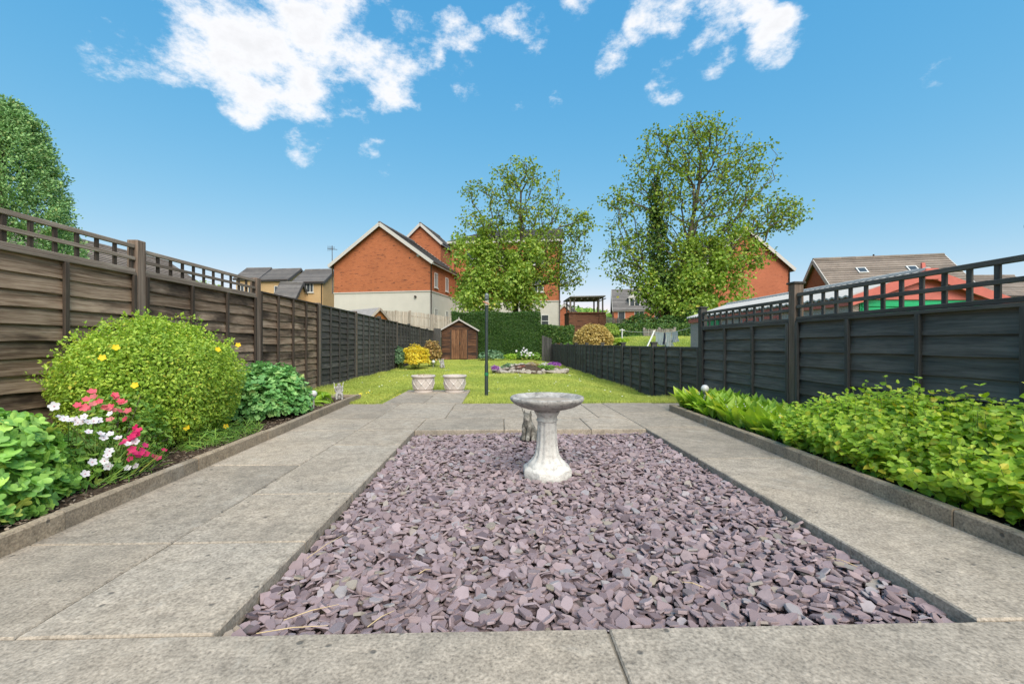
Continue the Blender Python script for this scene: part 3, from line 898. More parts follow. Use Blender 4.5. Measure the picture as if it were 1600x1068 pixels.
def stems(parent, P, base, mat, r=.004, n=40, name='stem'):
    m = MB(); b = Vector(base)
    for i in RNG.choice(len(P), min(n, len(P)), replace=False):
        p = Vector(P[i]); q = b + Vector((RNG.normal(0, .08), RNG.normal(0, .08), 0)); q.z = base[2]
        mid = q.lerp(p, .5) + Vector((0, 0, .03)); m.tube([q, mid, p], [r * 1.6, r, r * .5], 4, False)
    return m.build(name, mat, parent)

M['leaf_hyper'] = leaf_mat('shrub_leaf', (0.200, 0.350, 0.046), (0.345, 0.514, 0.068), (0.531, 0.671, 0.106), .35)
M['leaf_ger'] = leaf_mat('geranium_leaf', (0.175, 0.368, 0.085), (0.288, 0.545, 0.112), (0.473, 0.739, 0.159), .28)
M['leaf_ger2'] = leaf_mat('geranium_leaf_pale', (0.131, 0.321, 0.097), (0.208, 0.450, 0.138), (0.331, 0.578, 0.194), .28)
M['leaf_balm'] = leaf_mat('mint_leaf', (0.205, 0.371, 0.032), (0.323, 0.498, 0.045), (0.474, 0.604, 0.072), .38)
M['leaf_lily'] = leaf_mat('lily_leaf', (0.209, 0.385, 0.046), (0.329, 0.522, 0.058), (0.478, 0.646, 0.091), .38)
M['leaf_dark'] = leaf_mat('dark_shrub_leaf', (0.039, 0.098, 0.026), (0.072, 0.156, 0.033), (0.130, 0.221, 0.046), .2)
M['leaf_mid'] = leaf_mat('shrub_leaf_mid', (0.095, 0.220, 0.039), (0.173, 0.330, 0.054), (0.283, 0.440, 0.077), .3)
M['leaf_yellow'] = leaf_mat('golden_leaf', (0.594, 0.464, 0.035), (0.810, 0.638, 0.043), (0.850, 0.789, 0.105), .3)
M['leaf_gold'] = leaf_mat('variegated_leaf', (0.360, 0.264, 0.056), (0.522, 0.387, 0.120), (0.630, 0.510, 0.208), .3)
M['leaf_bronze'] = leaf_mat('bronze_leaf', (.22, .13, .04), (.40, .27, .08), (.5, .38, .14), .3)
M['leaf_red'] = leaf_mat('red_leaf', (.3, .07, .05), (.45, .13, .09), (.55, .22, .14), .3)
M['leaf_grey'] = leaf_mat('grey_green_leaf', (.10, .20, .10), (.16, .29, .15), (.24, .38, .21), .25)
M['leaf_hedge'] = leaf_mat('hedge_leaf', (0.027, 0.076, 0.014), (0.045, 0.113, 0.019), (0.076, 0.162, 0.024), .18)
M['leaf_tree'] = leaf_mat('sycamore_leaf', (0.102, 0.178, 0.031), (0.204, 0.316, 0.041), (0.348, 0.448, 0.061), .36)
M['leaf_tree2'] = leaf_mat('fresh_tree_leaf', (0.157, 0.276, 0.045), (0.269, 0.407, 0.060), (0.405, 0.527, 0.105), .38)
M['leaf_con'] = leaf_mat('conifer_leaf', (0.120, 0.256, 0.094), (0.231, 0.413, 0.146), (0.380, 0.570, 0.224), .2)
M['stem'] = plain('green_stem', (.14, .2, .05), .6)
M['bark'] = None
t = NT('tree_bark', .95, .1)
n = t.noise(2.5, 6, .65, t.map((4, 4, 1)))
t.bump(n, .6, .04); M['bark'] = t.col(t.ramp(n, [(.3, (.05, .042, .032)), (.55, (.13, .11, .085)), (.8, (.24, .21, .165))]))
def petal(name, a, b, tr=.35):
    t = NT(name, .5, .25); c = t.ramp(t.irand(), [(0, a), (1, b)]); t.col(c); t.translucent(c, tr); return t.m
M['petal_white'] = petal('white_petal', (.74, .70, .76), (.86, .84, .86))
M['petal_pink'] = petal('pink_petal', (.80, .07, .14), (.92, .34, .33))
M['petal_mag'] = petal('magenta_petal', (.62, .02, .12), (.78, .06, .22))
M['petal_yellow'] = petal('yellow_petal', (.9, .56, .01), (.95, .68, .03))
M['petal_purple'] = petal('purple_petal', (.30, .06, .38), (.46, .16, .55))
M['eye'] = plain('flower_eye', (.55, .3, .35), .6)

# ---------------------------------------------------------------- left bed
def mound(name, c, rad, label, tpl, n, size, mat, lo=.6, up=.7, jit=.45, rough=.14, singles=0, flat=-.35, k=3.1, seed=1.0, nstem=30, cat='plant', ground=None, group=None):
    gz = .03 if ground is None else ground
    p = plant(name, (c[0], c[1], gz), label, cat, group)
    P, U, r = blob_points(n, c, rad, lo, rough, flat, k, seed)
    P[:, 2] = np.maximum(P[:, 2], gz + .01 + RNG.random(len(P)) * .04)
    Rm = leaf_frames(U, up, jit)
    S = size * RNG.uniform(.65, 1.25, len(P))
    P = P - Rm[:, :, 1] * S[:, None] * .5
    if singles:
        keep = single_leaves(p, tpl, P, Rm, S, mat, singles)
        P, Rm, S = P[keep], Rm[keep], S[keep]
    foliage(p, tpl, P, Rm, S, mat)
    if nstem: stems(p, P, (c[0], c[1], gz - .02), M['stem'], .004 if size < .15 else .015, nstem)
    return p
mound('geranium_plant', (-2.62, 2.0, .17), (.46, .58, .43), 'large lobed-leaf geranium clump at the near left corner', LOBED, 4600, .06, M['leaf_ger'], .55, .65, .5, .13, singles=290)
hy = mound('flowering_shrub', (-2.84, 3.66, .47), (.56, .68, .61), 'big rounded lime green shrub with a few yellow flowers by the left fence', DIAMOND, 44000, .028, M['leaf_hyper'], .62, .55, .65, .11, flat=-.7, k=4.5, seed=2.2, nstem=90, cat='shrub')
# feathery shoots standing out of its top
P, U, r = blob_points(260, (-2.84, 3.66, .47), (.56, .68, .61), .97, .15, .1, 4.5, 2.2)
L_ = RNG.uniform(.03, .10, len(P)); q = (RNG.random((len(P), 9))[:, :, None])
ax = unit(U + np.array((0, 0, .9)) + RNG.normal(0, .25, U.shape))
PP = (P[:, None, :] + ax[:, None, :] * q * L_[:, None, None]).reshape(-1, 3)
UU = np.repeat(ax, 9, 0) + RNG.normal(0, .6, (len(PP), 3))
foliage(hy, DIAMOND, PP, frames(RNG.normal(size=PP.shape) + np.array((0, 0, .6)), UU), .028 * RNG.uniform(.7, 1.2, len(PP)), M['leaf_hyper'], 'shoots')
fme = to_mesh('flower', FLOWER, M['petal_yellow'])
for x, y, d in ((181, 543, 2.86), (160, 559, 2.84), (340, 546, 3.45), (372, 539, 3.75), (292, 668, 3.3), (353, 666, 3.72), (211, 602, 2.9)):
    w = pt(x, y, d); link('flower', fme, None, hy, w, (R(65), 0, R(30 + random.uniform(-30, 30))), (.045,) * 3)
mound('geranium_plant', (-2.60, 4.92, .22), (.44, .52, .42), 'fresh green geranium clump behind the lime shrub at the left kerb', LOBED, 2600, .06, M['leaf_ger2'], .6, .7, .42, .12, singles=160, seed=3.3)

def flowers(parent, pts, size, mat, eye=None, name='flower', tpl=FLOWER):
    me = to_mesh(name, tpl, mat)
    em = None
    if eye:
        em = MB().ball((0, 0, .06), .09, 6, 4).mesh('flower_centre'); em.materials.append(eye)
    for w in pts:
        w = Vector(w)
        toc = (Vector((0, 0, CAM_H + .3)) - w).normalized()
        nr = (toc * .8 + Vector((random.gauss(0, .35), random.gauss(0, .35), .5 + random.gauss(0, .3)))).normalized()
        q = nr.to_track_quat('Z', 'Y') @ Matrix.Rotation(random.uniform(0, 6.3), 3, 'Z').to_quaternion()
        o = link(name, me, None, parent, w, None, (size * random.uniform(.8, 1.15),) * 3)
        o.rotation_euler = q.to_euler()
        if em:
            e = bpy.data.objects.new('flower_centre', em); COL.objects.link(e); e.parent = o
# white cranesbill
def bedpt(x, y, X):
    """a bloom seen at crop x, y, standing over the line X of the bed"""
    X += random.uniform(-.03, .03); u = (x * .2995 - 800) / FPX
    return pt(x * .2995, 540 + y * .2995, X / (math.sin(YAW) + u * math.cos(YAW)))
cr = plant('cranesbill_plant', (-2.42, 2.62, .03), 'cranesbill with white open flowers beside the near left geranium', 'flower')
P, U, r = blob_points(620, (-2.44, 2.56, .09), (.19, .33, .28), .35, .15, -.2, 3, 5)
P[:, 2] = np.maximum(P[:, 2], .05)
foliage(cr, LOBED, P, leaf_frames(U, .7, .5), .042 * RNG.uniform(.6, 1.2, len(P)), M['leaf_mid'])
P, U, r = blob_points(500, (-2.34, 2.66, .08), (.16, .3, .16), .3, .15, -.2, 3, 5)
foliage(cr, BLADE, P, frames(RNG.normal(size=P.shape) + np.array((.3, -.6, .3)), U + np.array((0, 0, .8))), .11 * RNG.uniform(.6, 1.2, len(P)), M['leaf_mid'], 'narrow_leaves')
wf = [(283, 315), (312, 372), (335, 382), (360, 388), (395, 385), (408, 400), (440, 370), (432, 395), (455, 398), (490, 393), (510, 390), (462, 450), (575, 355), (525, 460), (540, 480), (575, 460), (617, 482), (570, 550), (560, 570),
      (545, 600), (480, 607), (565, 628), (443, 668), (665, 637), (708, 625), (668, 512), (708, 500)]
flowers(cr, [bedpt(x, y, -2.19 - .08 * (y < 420)) for x, y in wf], .043, M['petal_white'], M['eye'])
stems(cr, np.array([bedpt(x, y, -2.29) for x, y in wf]), (-2.4, 2.66, .03), M['stem'], .0025, 27)
# pink azalea
az = plant('azalea_bush', (-2.52, 3.0, .03), 'low azalea bush with pink and magenta blooms in the left bed', 'flower')
P, U, r = blob_points(1500, (-2.56, 2.98, .20), (.24, .34, .32), .5, .15, -.4, 4, 1)
P[:, 2] = np.maximum(P[:, 2], .05)
foliage(az, DIAMOND, P, leaf_frames(U, .6, .6), .04 * RNG.uniform(.6, 1.2, len(P)), M['leaf_mid'])
stems(az, P, (-2.58, 2.95, .02), M['bark'], .004, 30)
pf = [(450, 280), (490, 265), (480, 240), (455, 325), (490, 305), (540, 315), (520, 290), (590, 265), (630, 290), (610, 275), (575, 385), (590, 335), (622, 340), (668, 340), (655, 382), (560, 330), (440, 322), (600, 258), (645, 300), (545, 322), (575, 320), (405, 310)]
mf = [(710, 425), (690, 470), (720, 460), (690, 500), (700, 550), (740, 545), (720, 575), (755, 520), (680, 590), (855, 545), (827, 587), (800, 577), (765, 565), (655, 500), (640, 510), (725, 440), (700, 455), (685, 480), (690, 540), (710, 560), (735, 560), (680, 560)]
flowers(az, [bedpt(x, y, -2.32) for x, y in pf], .044, M['petal_pink'], None)
flowers(az, [bedpt(x, y, -2.21) for x, y in mf], .041, M['petal_mag'], None)
mound('weed_patch', (-2.34, 3.75, .05), (.18, .55, .12), 'low grassy weeds below the lime shrub at the left kerb', BLADE, 900, .10, M['leaf_mid'], .2, .2, .7, .1, nstem=0, seed=4)
mound('lavender_plant', (-2.75, 5.85, .12), (.3, .34, .22), 'sparse grey-green seedlings with pale spikes at the far end of the left bed', BLADE, 260, .16, M['leaf_grey'], .2, .2, .6, .1, nstem=0)
mound('young_lily', (-2.42, 5.95, .08), (.16, .2, .12), 'small yellow-green strap-leaf plant beside the globe light', LANCE, 40, .2, M['leaf_lily'], .1, .3, .4, .1, nstem=0)
for i, (x, y) in enumerate(((-3.0, 5.6), (-2.9, 6.2), (-3.05, 6.35))):
    g = plant('dry_flower_spike', (x, y, .03), ['faded flower spike nearest the fence in the left bed', 'middle faded flower spike at the far end of the left bed', 'faded flower spike nearest the lawn in the left bed'][i], 'plant', 'faded spikes in the left bed')
    P = np.array([(x + random.gauss(0, .012), y + random.gauss(0, .012), .24 + .22 * random.random()) for _ in range(90)])
    foliage(g, DIAMOND, P, frames(RNG.normal(size=P.shape), RNG.normal(size=P.shape)), np.full(len(P), .022), M['petal_white'], 'bloom')
    MB().tube([(x, y, .02), (x + .004, y, .46)], .003, 5).build('stem', M['stem'], g)

# ---------------------------------------------------------------- right bed
lv = plant('lily_of_the_valley', (2.55, 4.5, .03), 'bank of upright pointed leaves with tiny white bell flowers behind the right kerb', 'plant')
n = 1150
Y = RNG.uniform(3.05, 5.5, n); X = 2.24 + .014 * Y + RNG.random(n) * (2.88 - 2.28)
P = np.stack([X, Y, np.full(n, .04)], -1)
az_ = RNG.uniform(0, 2 * np.pi, n); tl = RNG.uniform(.12, .75, n)
tip = np.stack([np.cos(az_) * np.sin(tl), np.sin(az_) * np.sin(tl), np.cos(tl)], -1)
nr = np.stack([-np.cos(az_) * np.cos(tl), -np.sin(az_) * np.cos(tl), np.sin(tl)], -1) + RNG.normal(0, .2, (n, 3))
S = RNG.uniform(.17, .30, n)
Rm = frames(nr, tip); wide = LANCE[0].copy(); wide[:, 0] *= 1.9; WL = (wide, LANCE[1])
keep = single_leaves(lv, WL, P + np.array((0, 0, .0)), Rm, S, M['leaf_lily'], 230)
foliage(lv, WL, P[keep], Rm[keep], S[keep], M['leaf_lily'])
bell = MB().ball((0, 0, 0), 1, 6, 5, (1, 1, .85)).mesh('bell_flower', True); bell.materials.append(M['petal_white'])
for i in range(46):
    y = random.uniform(3.3, 5.4); x = 2.27 + .014 * y + random.random() ** 1.6 * .4
    a = random.uniform(0, 6.28); h = random.uniform(.15, .26)
    MB().tube([(x, y, .03), (x, y, .03 + h * .6), (x + math.cos(a) * .03, y + math.sin(a) * .03, .03 + h)], .0022, 4).build('flower_stem', M['stem'], lv)
    for k in range(5):
        f_ = .55 + .1 * k
        link('bell_flower', bell, None, lv, (x + math.cos(a) * .03 * (f_ - .3) + random.gauss(0, .006), y + math.sin(a) * .03 * (f_ - .3) + random.gauss(0, .006), .03 + h * f_ + .005), None, (.0095 - .0009 * k,) * 3)
lb = plant('mint_bed', (2.6, 2.3, .03), 'thick bright green patch of leafy mint stems in the right bed', 'plant')
PP, TT, NN, SS, ST = [], [], [], [], MB()
for i in range(1050):
    y = RNG.uniform(.9, 3.35); x = RNG.uniform(2.26, 2.96)
    edge = smooth(2.16, 2.6, x) * (1 - .35 * smooth(2.8, 3.4, y))
    h = (.18 + .275 * edge) * RNG.uniform(.78, 1.12) + (RNG.random() < .05) * .1
    ln = np.array((RNG.normal(-.03 - .10 * (1 - edge), .05), RNG.normal(0, .06)))
    for k in range(9):
        f_ = .2 + .8 * k / 8
        a0 = k * 1.57 + i
        for s_ in (0, math.pi):
            a = a0 + s_
            o_ = np.array((math.cos(a), math.sin(a), .15 + .5 * (k == 8)))
            PP.append((x + ln[0] * f_, y + ln[1] * f_, .04 + h * f_)); TT.append(o_); NN.append(np.array((-math.cos(a) * .25 - .55 * (1 - edge) - .15, -math.sin(a) * .25 - .3, 1)) + RNG.normal(0, .42, 3))
            SS.append((.054 if k < 6 else .042 if k < 8 else .028) * RNG.uniform(.75, 1.15))
    if i % 2 == 0: ST.tube([(x, y, .02), (x + ln[0], y + ln[1], .04 + h)], [.003, .0015], 4, False)
P, S = np.array(PP), np.array(SS); Rm = frames(np.array(NN), np.array(TT))
keep = single_leaves(lb, OVATE, P, Rm, S, M['leaf_balm'], 290)
foliage(lb, OVATE, P[keep], Rm[keep], S[keep], M['leaf_balm'])
ST.build('stems', M['stem'], lb)
mound('hosta_plant', (2.36, 3.28, .07), (.12, .14, .12), 'broad pale leaves standing at the kerb between lily leaves and mint', LANCE, 16, .26, M['leaf_lily'], .1, .3, .4, .1, nstem=0, singles=12)

# ---------------------------------------------------------------- planting down the garden
def back(name, x, y, d, w, h, dep, label, tpl, n, size, mat, seed=1.0, gz=None, **k):
    c = pt(x, y, d); g = float(lawn_z(c.x, c.y)) if gz is None else gz
    return mound(name, (c.x, c.y, g + h * .45), (w / 2, dep / 2, h * .55), label, tpl, n, size, mat, ground=g, seed=seed, **k)
back('golden_shrub', 649, 575, 14.4, 1.02, .80, .95, 'bright yellow leafed shrub at the foot of the black left fence', DIAMOND, 5200, .06, M['leaf_yellow'], 1.4, rough=.34, k=5.0, cat='shrub')
back('bronze_shrub', 676, 571, 15.6, .72, 1.02, .7, 'bronze-tipped upright shrub between the yellow shrub and the shed', DIAMOND, 1500, .085, M['leaf_bronze'], 2.4, rough=.3, cat='shrub', lo=.3)
back('grey_shrub', 624, 577, 14.2, .4, .78, .5, 'dusky green narrow shrub left of the yellow shrub', DIAMOND, 1500, .07, M['leaf_grey'], 3.0, cat='shrub')
back('hydrangea_bush', 767, 562, 22.0, 1.28, .50, 1.0, 'rounded blue-green bush beside the shed in front of the hedge', LOBED, 1100, .14, M['leaf_grey'], 1.1, cat='shrub')
back('low_border_plant', 800, 561, 22.6, 1.1, .34, .8, 'low light green ground plant at the foot of the hedge', OVATE, 900, .11, M['leaf_lily'], 1.7)
wb = back('white_flower_plant', 821, 561, 22.4, 1.0, .46, .8, 'border plant with white blooms in front of the hedge', OVATE, 900, .11, M['leaf_mid'], 2.7)
flowers(wb, [pt(822 + random.gauss(0, 5), 551.5 + random.gauss(0, 3), 22.05) for _ in range(30)], .10, M['petal_white'], None)
back('dark_border_plant', 836, 560, 22.6, .65, .42, .7, 'dark leafy plant at the right end of the hedge border', OVATE, 700, .11, M['leaf_mid'], 3.7)
# rockery
t = NT('rockery_stone', .9, .2); n1, n2 = t.noise(7, 6, .65), t.noise(1.2, 3, .5, t.rco(5))
c = t.ramp(n1, [(.3, (.19, .16, .13)), (.52, (.42, .37, .31)), (.75, (.62, .58, .51))])
t.bump(n1, .8, .03); M['rock'] = t.col(t.mix(t.ramp(n2, [(.5, 0), (.7, .5)]), c, (.20, .17, .12)))
def rock_mesh(seed, k=2):
    rnd = random.Random(seed); bm = bmesh.new()
    bmesh.ops.create_icosphere(bm, subdivisions=2, radius=1)
    ph = [rnd.uniform(0, 6.28) for _ in range(6)]
    for v in bm.verts:
        p = v.co
        q = 1 + .18 * math.sin(p.x * 2.5 + ph[0]) + .16 * math.sin(p.y * 3 + ph[1]) + .14 * math.sin(p.z * 3.3 + ph[2]) + rnd.uniform(-.06, .06)
        m_ = max(abs(p.x), abs(p.y), abs(p.z)); v.co = p * q * (.55 + .45 / (m_ + .25) * .75)
    me = bpy.data.meshes.new('stone'); bm.to_mesh(me); bm.free(); me.materials.append(M['rock']); return me
ROCKS = [rock_mesh(k) for k in range(6)]
rk = empty('rockery', pt(828, 584, 12.6), 'low rockery mound of pale stones and purple alpines on the lawn', 'rockery')
rk.location.z = 0
c0 = wloc(rk)
MB().lathe([(1.05, -.06), (1.0, .06), (.8, .17), (.45, .25), (.02, .28)], 28, (c0.x, c0.y + .25, -.02), fn=lambda a, i: (1 + .08 * math.sin(3 * a + 1)) * (1 if abs(math.sin(a)) < .5 else .85)).build('mound', M['soil'], rk, True)
for i in range(60):
    a = math.pi * (1.02 + .96 * (i / 21)) if i < 22 else random.uniform(0, 6.28)
    rr = 1.02 + random.uniform(-.08, .05) if i < 22 else random.uniform(.15, .92)
    sx = random.uniform(.07, .2)
    zz = .05 if i < 22 else .24 - .17 * rr
    link('stone', ROCKS[i % 6], None, rk, (c0.x + math.cos(a) * rr * 1.02, c0.y + .25 + math.sin(a) * rr * .8, zz), (random.gauss(0, .15), random.gauss(0, .15), random.uniform(-.6, .6)), (sx, sx * .8, random.uniform(.05, .115)))
def tuft(x, y, d, w, h, mat, n, size, tpl, nm):
    c = pt(x, y, d)
    P, U, r = blob_points(n, (c.x, c.y, c.z), (w / 2, w / 2.4, h), .3, .2, -.1)
    foliage(rk, tpl, P, leaf_frames(U, .5, .6), size * RNG.uniform(.6, 1.2, len(P)), mat, nm)
tuft(773, 576, 12.3, .30, .10, M['petal_purple'], 420, .035, DIAMOND, 'purple_alpine')
tuft(866, 570, 12.9, .46, .09, M['petal_purple'], 700, .035, DIAMOND, 'purple_alpine')
tuft(833, 572, 12.6, .40, .17, M['leaf_bronze'], 420, .11, BLADE, 'brown_grass')
tuft(815, 575, 12.4, .40, .07, M['leaf_red'], 400, .035, DIAMOND, 'red_alpine')
tuft(795, 573, 12.8, .5, .10, M['leaf_grey'], 500, .05, DIAMOND, 'grey_alpine')
tuft(858, 575, 12.3, .35, .08, M['leaf_mid'], 400, .05, DIAMOND, 'green_alpine')
tuft(845, 574, 12.4, .24, .08, M['leaf_mid'], 260, .05, DIAMOND, 'green_alpine')
tuft(852, 569, 13.0, .3, .06, M['petal_white'], 90, .035, DIAMOND, 'white_alpine')

# ---------------------------------------------------------------- hedges
def hedge(name, a, b, depth, z0, z1, label, mat, n, size):
    """clipped hedge from a to b (front face, left to right)"""
    a, b = Vector(a), Vector(b); d = (b - a); L = d.length; d.normalize(); back_ = Vector((-d.y, d.x, 0))
    h = empty(name, (a + b) / 2 * 1.0, label, 'hedge'); h.location.z = z0
    core = MB()
    q = [a + back_ * .12 + d * .1, b + back_ * .12 - d * .1, b + back_ * (depth - .1) - d * .1, a + back_ * (depth - .1) + d * .1]
    vs = [(p.x, p.y, z0) for p in q] + [(p.x, p.y, z1 - .12) for p in q]
    core.add(vs, [(0, 3, 2, 1), (4, 5, 6, 7), (0, 1, 5, 4), (1, 2, 6, 5), (2, 3, 7, 6), (3, 0, 4, 7)]).build('twigs', mat, h)
    P, U = [], []
    H = z1 - z0
    for face, cnt in (('f', .62), ('t', .2), ('l', .09), ('r', .09)):
        k = int(n * cnt); s, t_ = RNG.random(k), RNG.random(k); dd = RNG.random(k) ** 1.5 * .22 - .05 * RNG.random(k)
        if face == 'f': pos = [a + d * (L * x_) + back_ * w for x_, w in zip(s, dd)]; zz = z0 + H * t_; nrm = -back_
        elif face == 't': pos = [a + d * (L * x_) + back_ * (depth * y_) for x_, y_ in zip(s, t_)]; zz = z1 - dd; nrm = Vector((0, 0, 1))
        elif face == 'l': pos = [a + d * w + back_ * (depth * x_) for x_, w in zip(s, dd)]; zz = z0 + H * t_; nrm = -d
        else: pos = [b - d * w + back_ * (depth * x_) for x_, w in zip(s, dd)]; zz = z0 + H * t_; nrm = d
        P.append(np.stack([[p.x for p in pos], [p.y for p in pos], zz], -1)); U.append(np.tile(np.array(nrm), (k, 1)))
    P, U = np.concatenate(P), np.concatenate(U)
    P += .05 * np.sin(P[:, [1, 2, 0]] * 2.7 + P[:, [2, 0, 1]] * 1.9)
    foliage(h, DIAMOND, P, frames(U + RNG.normal(0, .6, U.shape), U * .5 + RNG.normal(0, .6, U.shape) + np.array((0, 0, .5))), size * RNG.uniform(.6, 1.3, len(P)), mat)
    return h
def gp(x, d): q = pt(x, 537, d); return Vector((q.x, q.y, 0))
hedge('tall_hedge', gp(705, 24.6), gp(843, 24.6), 1.1, -.1, 2.64, 'tall clipped dark green hedge across the end of the garden', M['leaf_hedge'], 46000, .065)
hedge('clipped_hedge', gp(840, 26.5), gp(897, 26.5), 1.2, .1, 1.92, 'lower clipped green hedge beyond the low fence right of the tall hedge', M['leaf_dark'], 9000, .12)
# ---------------------------------------------------------------- garden ornaments
t = NT('weathered_stone', .85, .25)
n1, n2, n3 = t.noise(5, 6, .65), t.noise(34, 5, .7), t.noise(90, 3, .6)
c = t.ramp(n1, [(.3, (.48, .465, .435)), (.6, (.66, .645, .61))])
c = t.mix(t.ramp(n2, [(.36, .55), (.52, 0)]), c, (.30, .28, .26))
c = t.mix(t.ramp(t.noise(11, 6, .75, None, .5), [(.55, 0), (.68, .6)]), c, (.20, .19, .18))
t.bump(t.math('ADD', n2, n3), .5, .006); M['stone'] = t.col(c)
t = NT('lichened_stone', .9, .2)
n1, n2, n3 = t.noise(7, 6, .65), t.noise(40, 5, .7), t.noise(90, 3, .6)
c = t.ramp(n1, [(.3, (.29, .275, .26)), (.6, (.48, .46, .43))])
c = t.mix(t.ramp(t.noise(13, 7, .78, None, .4), [(.44, 0), (.62, .85)]), c, (.12, .115, .11))
c = t.mix(t.ramp(n2, [(.3, .5), (.5, 0)]), c, (.26, .25, .23))
t.bump(t.math('ADD', n2, n3), .6, .008); M['stone_dark'] = t.col(c)
M['bath_water'] = plain('bath_silt', (.42, .33, .26), .35, .4, .2, 14)
bx, by = .325, 2.92
bb = empty('birdbath', (bx, by, -.04), 'weathered white stone birdbath on a fluted pedestal standing in the slates', 'birdbath')
oct_ = lambda a, i: 1.0 / max(abs(math.cos(((a + math.pi / 8) % (math.pi / 4)) - math.pi / 8)), .5) * (1 if i < 9 else 1)
MB().lathe([(.148, -.02), (.152, .0), (.153, .045), (.146, .056), (.134, .062), (.128, .068)], 64, (bx, by, -.035), fn=lambda a, i: oct_(a, i) * .955).build('base', M['stone'], bb, True, 35)
flute = lambda a, i: 1 - (.075 if 2 <= i <= 10 else .0) * (0.5 + .5 * math.cos(a * 12)) ** 1.5
MB().lathe([(.126, .066), (.120, .082), (.106, .098), (.090, .118), (.078, .145), (.071, .18), (.067, .22), (.064, .27), (.062, .31), (.0605, .345), (.060, .372), (.066, .378), (.067, .388), (.061, .394), (.062, .405), (.070, .422), (.079, .437), (.081, .452)],
           72, (bx, by, -.035), fn=flute).build('pedestal', M['stone'], bb, True, 40)
sc_ = lambda a, i: 1 + (.018 * (abs(math.cos(a * 9)) - .5) if 1 <= i <= 8 else 0) + .006 * math.sin(a * 5 + i)
MB().lathe([(.079, .442), (.085, .455), (.130, .466), (.175, .482), (.208, .502), (.226, .522), (.231, .535), (.228, .546), (.219, .551), (.207, .548), (.190, .532), (.150, .514), (.09, .506), (.01, .504)],
           108, (bx, by, -.035), fn=sc_, cap=(True, True)).build('basin', M['stone_dark'], bb, True, 50)
MB().lathe([(.17, .0), (.168, .003), (.01, .0035)], 48, (bx, by, .483)).build('silt', M['bath_water'], bb, True)
bb.scale = (1.08, 1.08, .965)

def skinned(name, verts, edges, radii, mat, parent=None, sub=2, loc=(0, 0, 0)):
    me = bpy.data.meshes.new(name); me.from_pydata(verts, edges, []); me.update()
    o = bpy.data.objects.new(name, me); COL.objects.link(o)
    sk = o.modifiers.new('skin', 'SKIN')
    for i, r in enumerate(radii):
        me.skin_vertices[0].data[i].radius = (r, r) if isinstance(r, (int, float)) else r
    me.skin_vertices[0].data[0].use_root = True
    s = o.modifiers.new('sub', 'SUBSURF'); s.levels = s.render_levels = sub
    dg = bpy.context.evaluated_depsgraph_get()
    m2 = bpy.data.meshes.new_from_object(o.evaluated_get(dg))
    bpy.data.objects.remove(o)
    for p in m2.polygons: p.use_smooth = True
    m2.materials.clear(); m2.materials.append(mat); m2.name = name
    return link(name, m2, None, parent, loc)
t = NT('mossy_dark_stone', .9, .2); n = t.noise(16, 6, .7)
t.bump(n, .5, .008); M['stone_cat'] = t.col(t.ramp(n, [(.35, (.05, .05, .045)), (.52, (.16, .15, .13)), (.68, (.42, .40, .36))]))
# sitting cat, seen beside the pedestal
cat = skinned('cat_statue', [(0, .05, .05), (0, .03, .11), (0, -.005, .16), (0, -.015, .19), (0, -.025, .225), (0, -.065, .218),
                             (.022, -.035, .13), (.021, -.05, .06), (.021, -.07, .012), (-.022, -.035, .13), (-.021, -.05, .06), (-.021, -.07, .012),
                             (.05, .03, .04), (.055, -.03, .015), (-.05, .03, .04), (-.055, -.03, .015), (.0, .1, .02), (.05, .12, .015), (.028, -.015, .262), (-.028, -.015, .262)],
              [(0, 1), (1, 2), (2, 3), (3, 4), (4, 5), (2, 6), (6, 7), (7, 8), (2, 9), (9, 10), (10, 11), (0, 12), (12, 13), (0, 14), (14, 15), (0, 16), (16, 17), (4, 18), (4, 19)],
              [.056, .058, .048, .034, .042, .02, .026, .021, .02, .026, .021, .02, .038, .02, .038, .02, .018, .012, .006, .006], M['stone_cat'], None, 2, (.265, 3.93, -.04))
cat.rotation_euler = (0, 0, R(-28))
for s_ in (-1, 1):
    o_ = link('ear', MB().add([(s_ * .012, -.012, .245), (s_ * .042, -.012, .238), (s_ * .034, -.012, .292), (s_ * .024, .012, .24)], [(0, 1, 2), (1, 3, 2), (3, 0, 2), (0, 3, 1)]).mesh('ear'), M['stone_cat'])
    o_.parent = cat
tag(cat, 'small grey stone cat sitting on the slates behind the birdbath', 'statue')

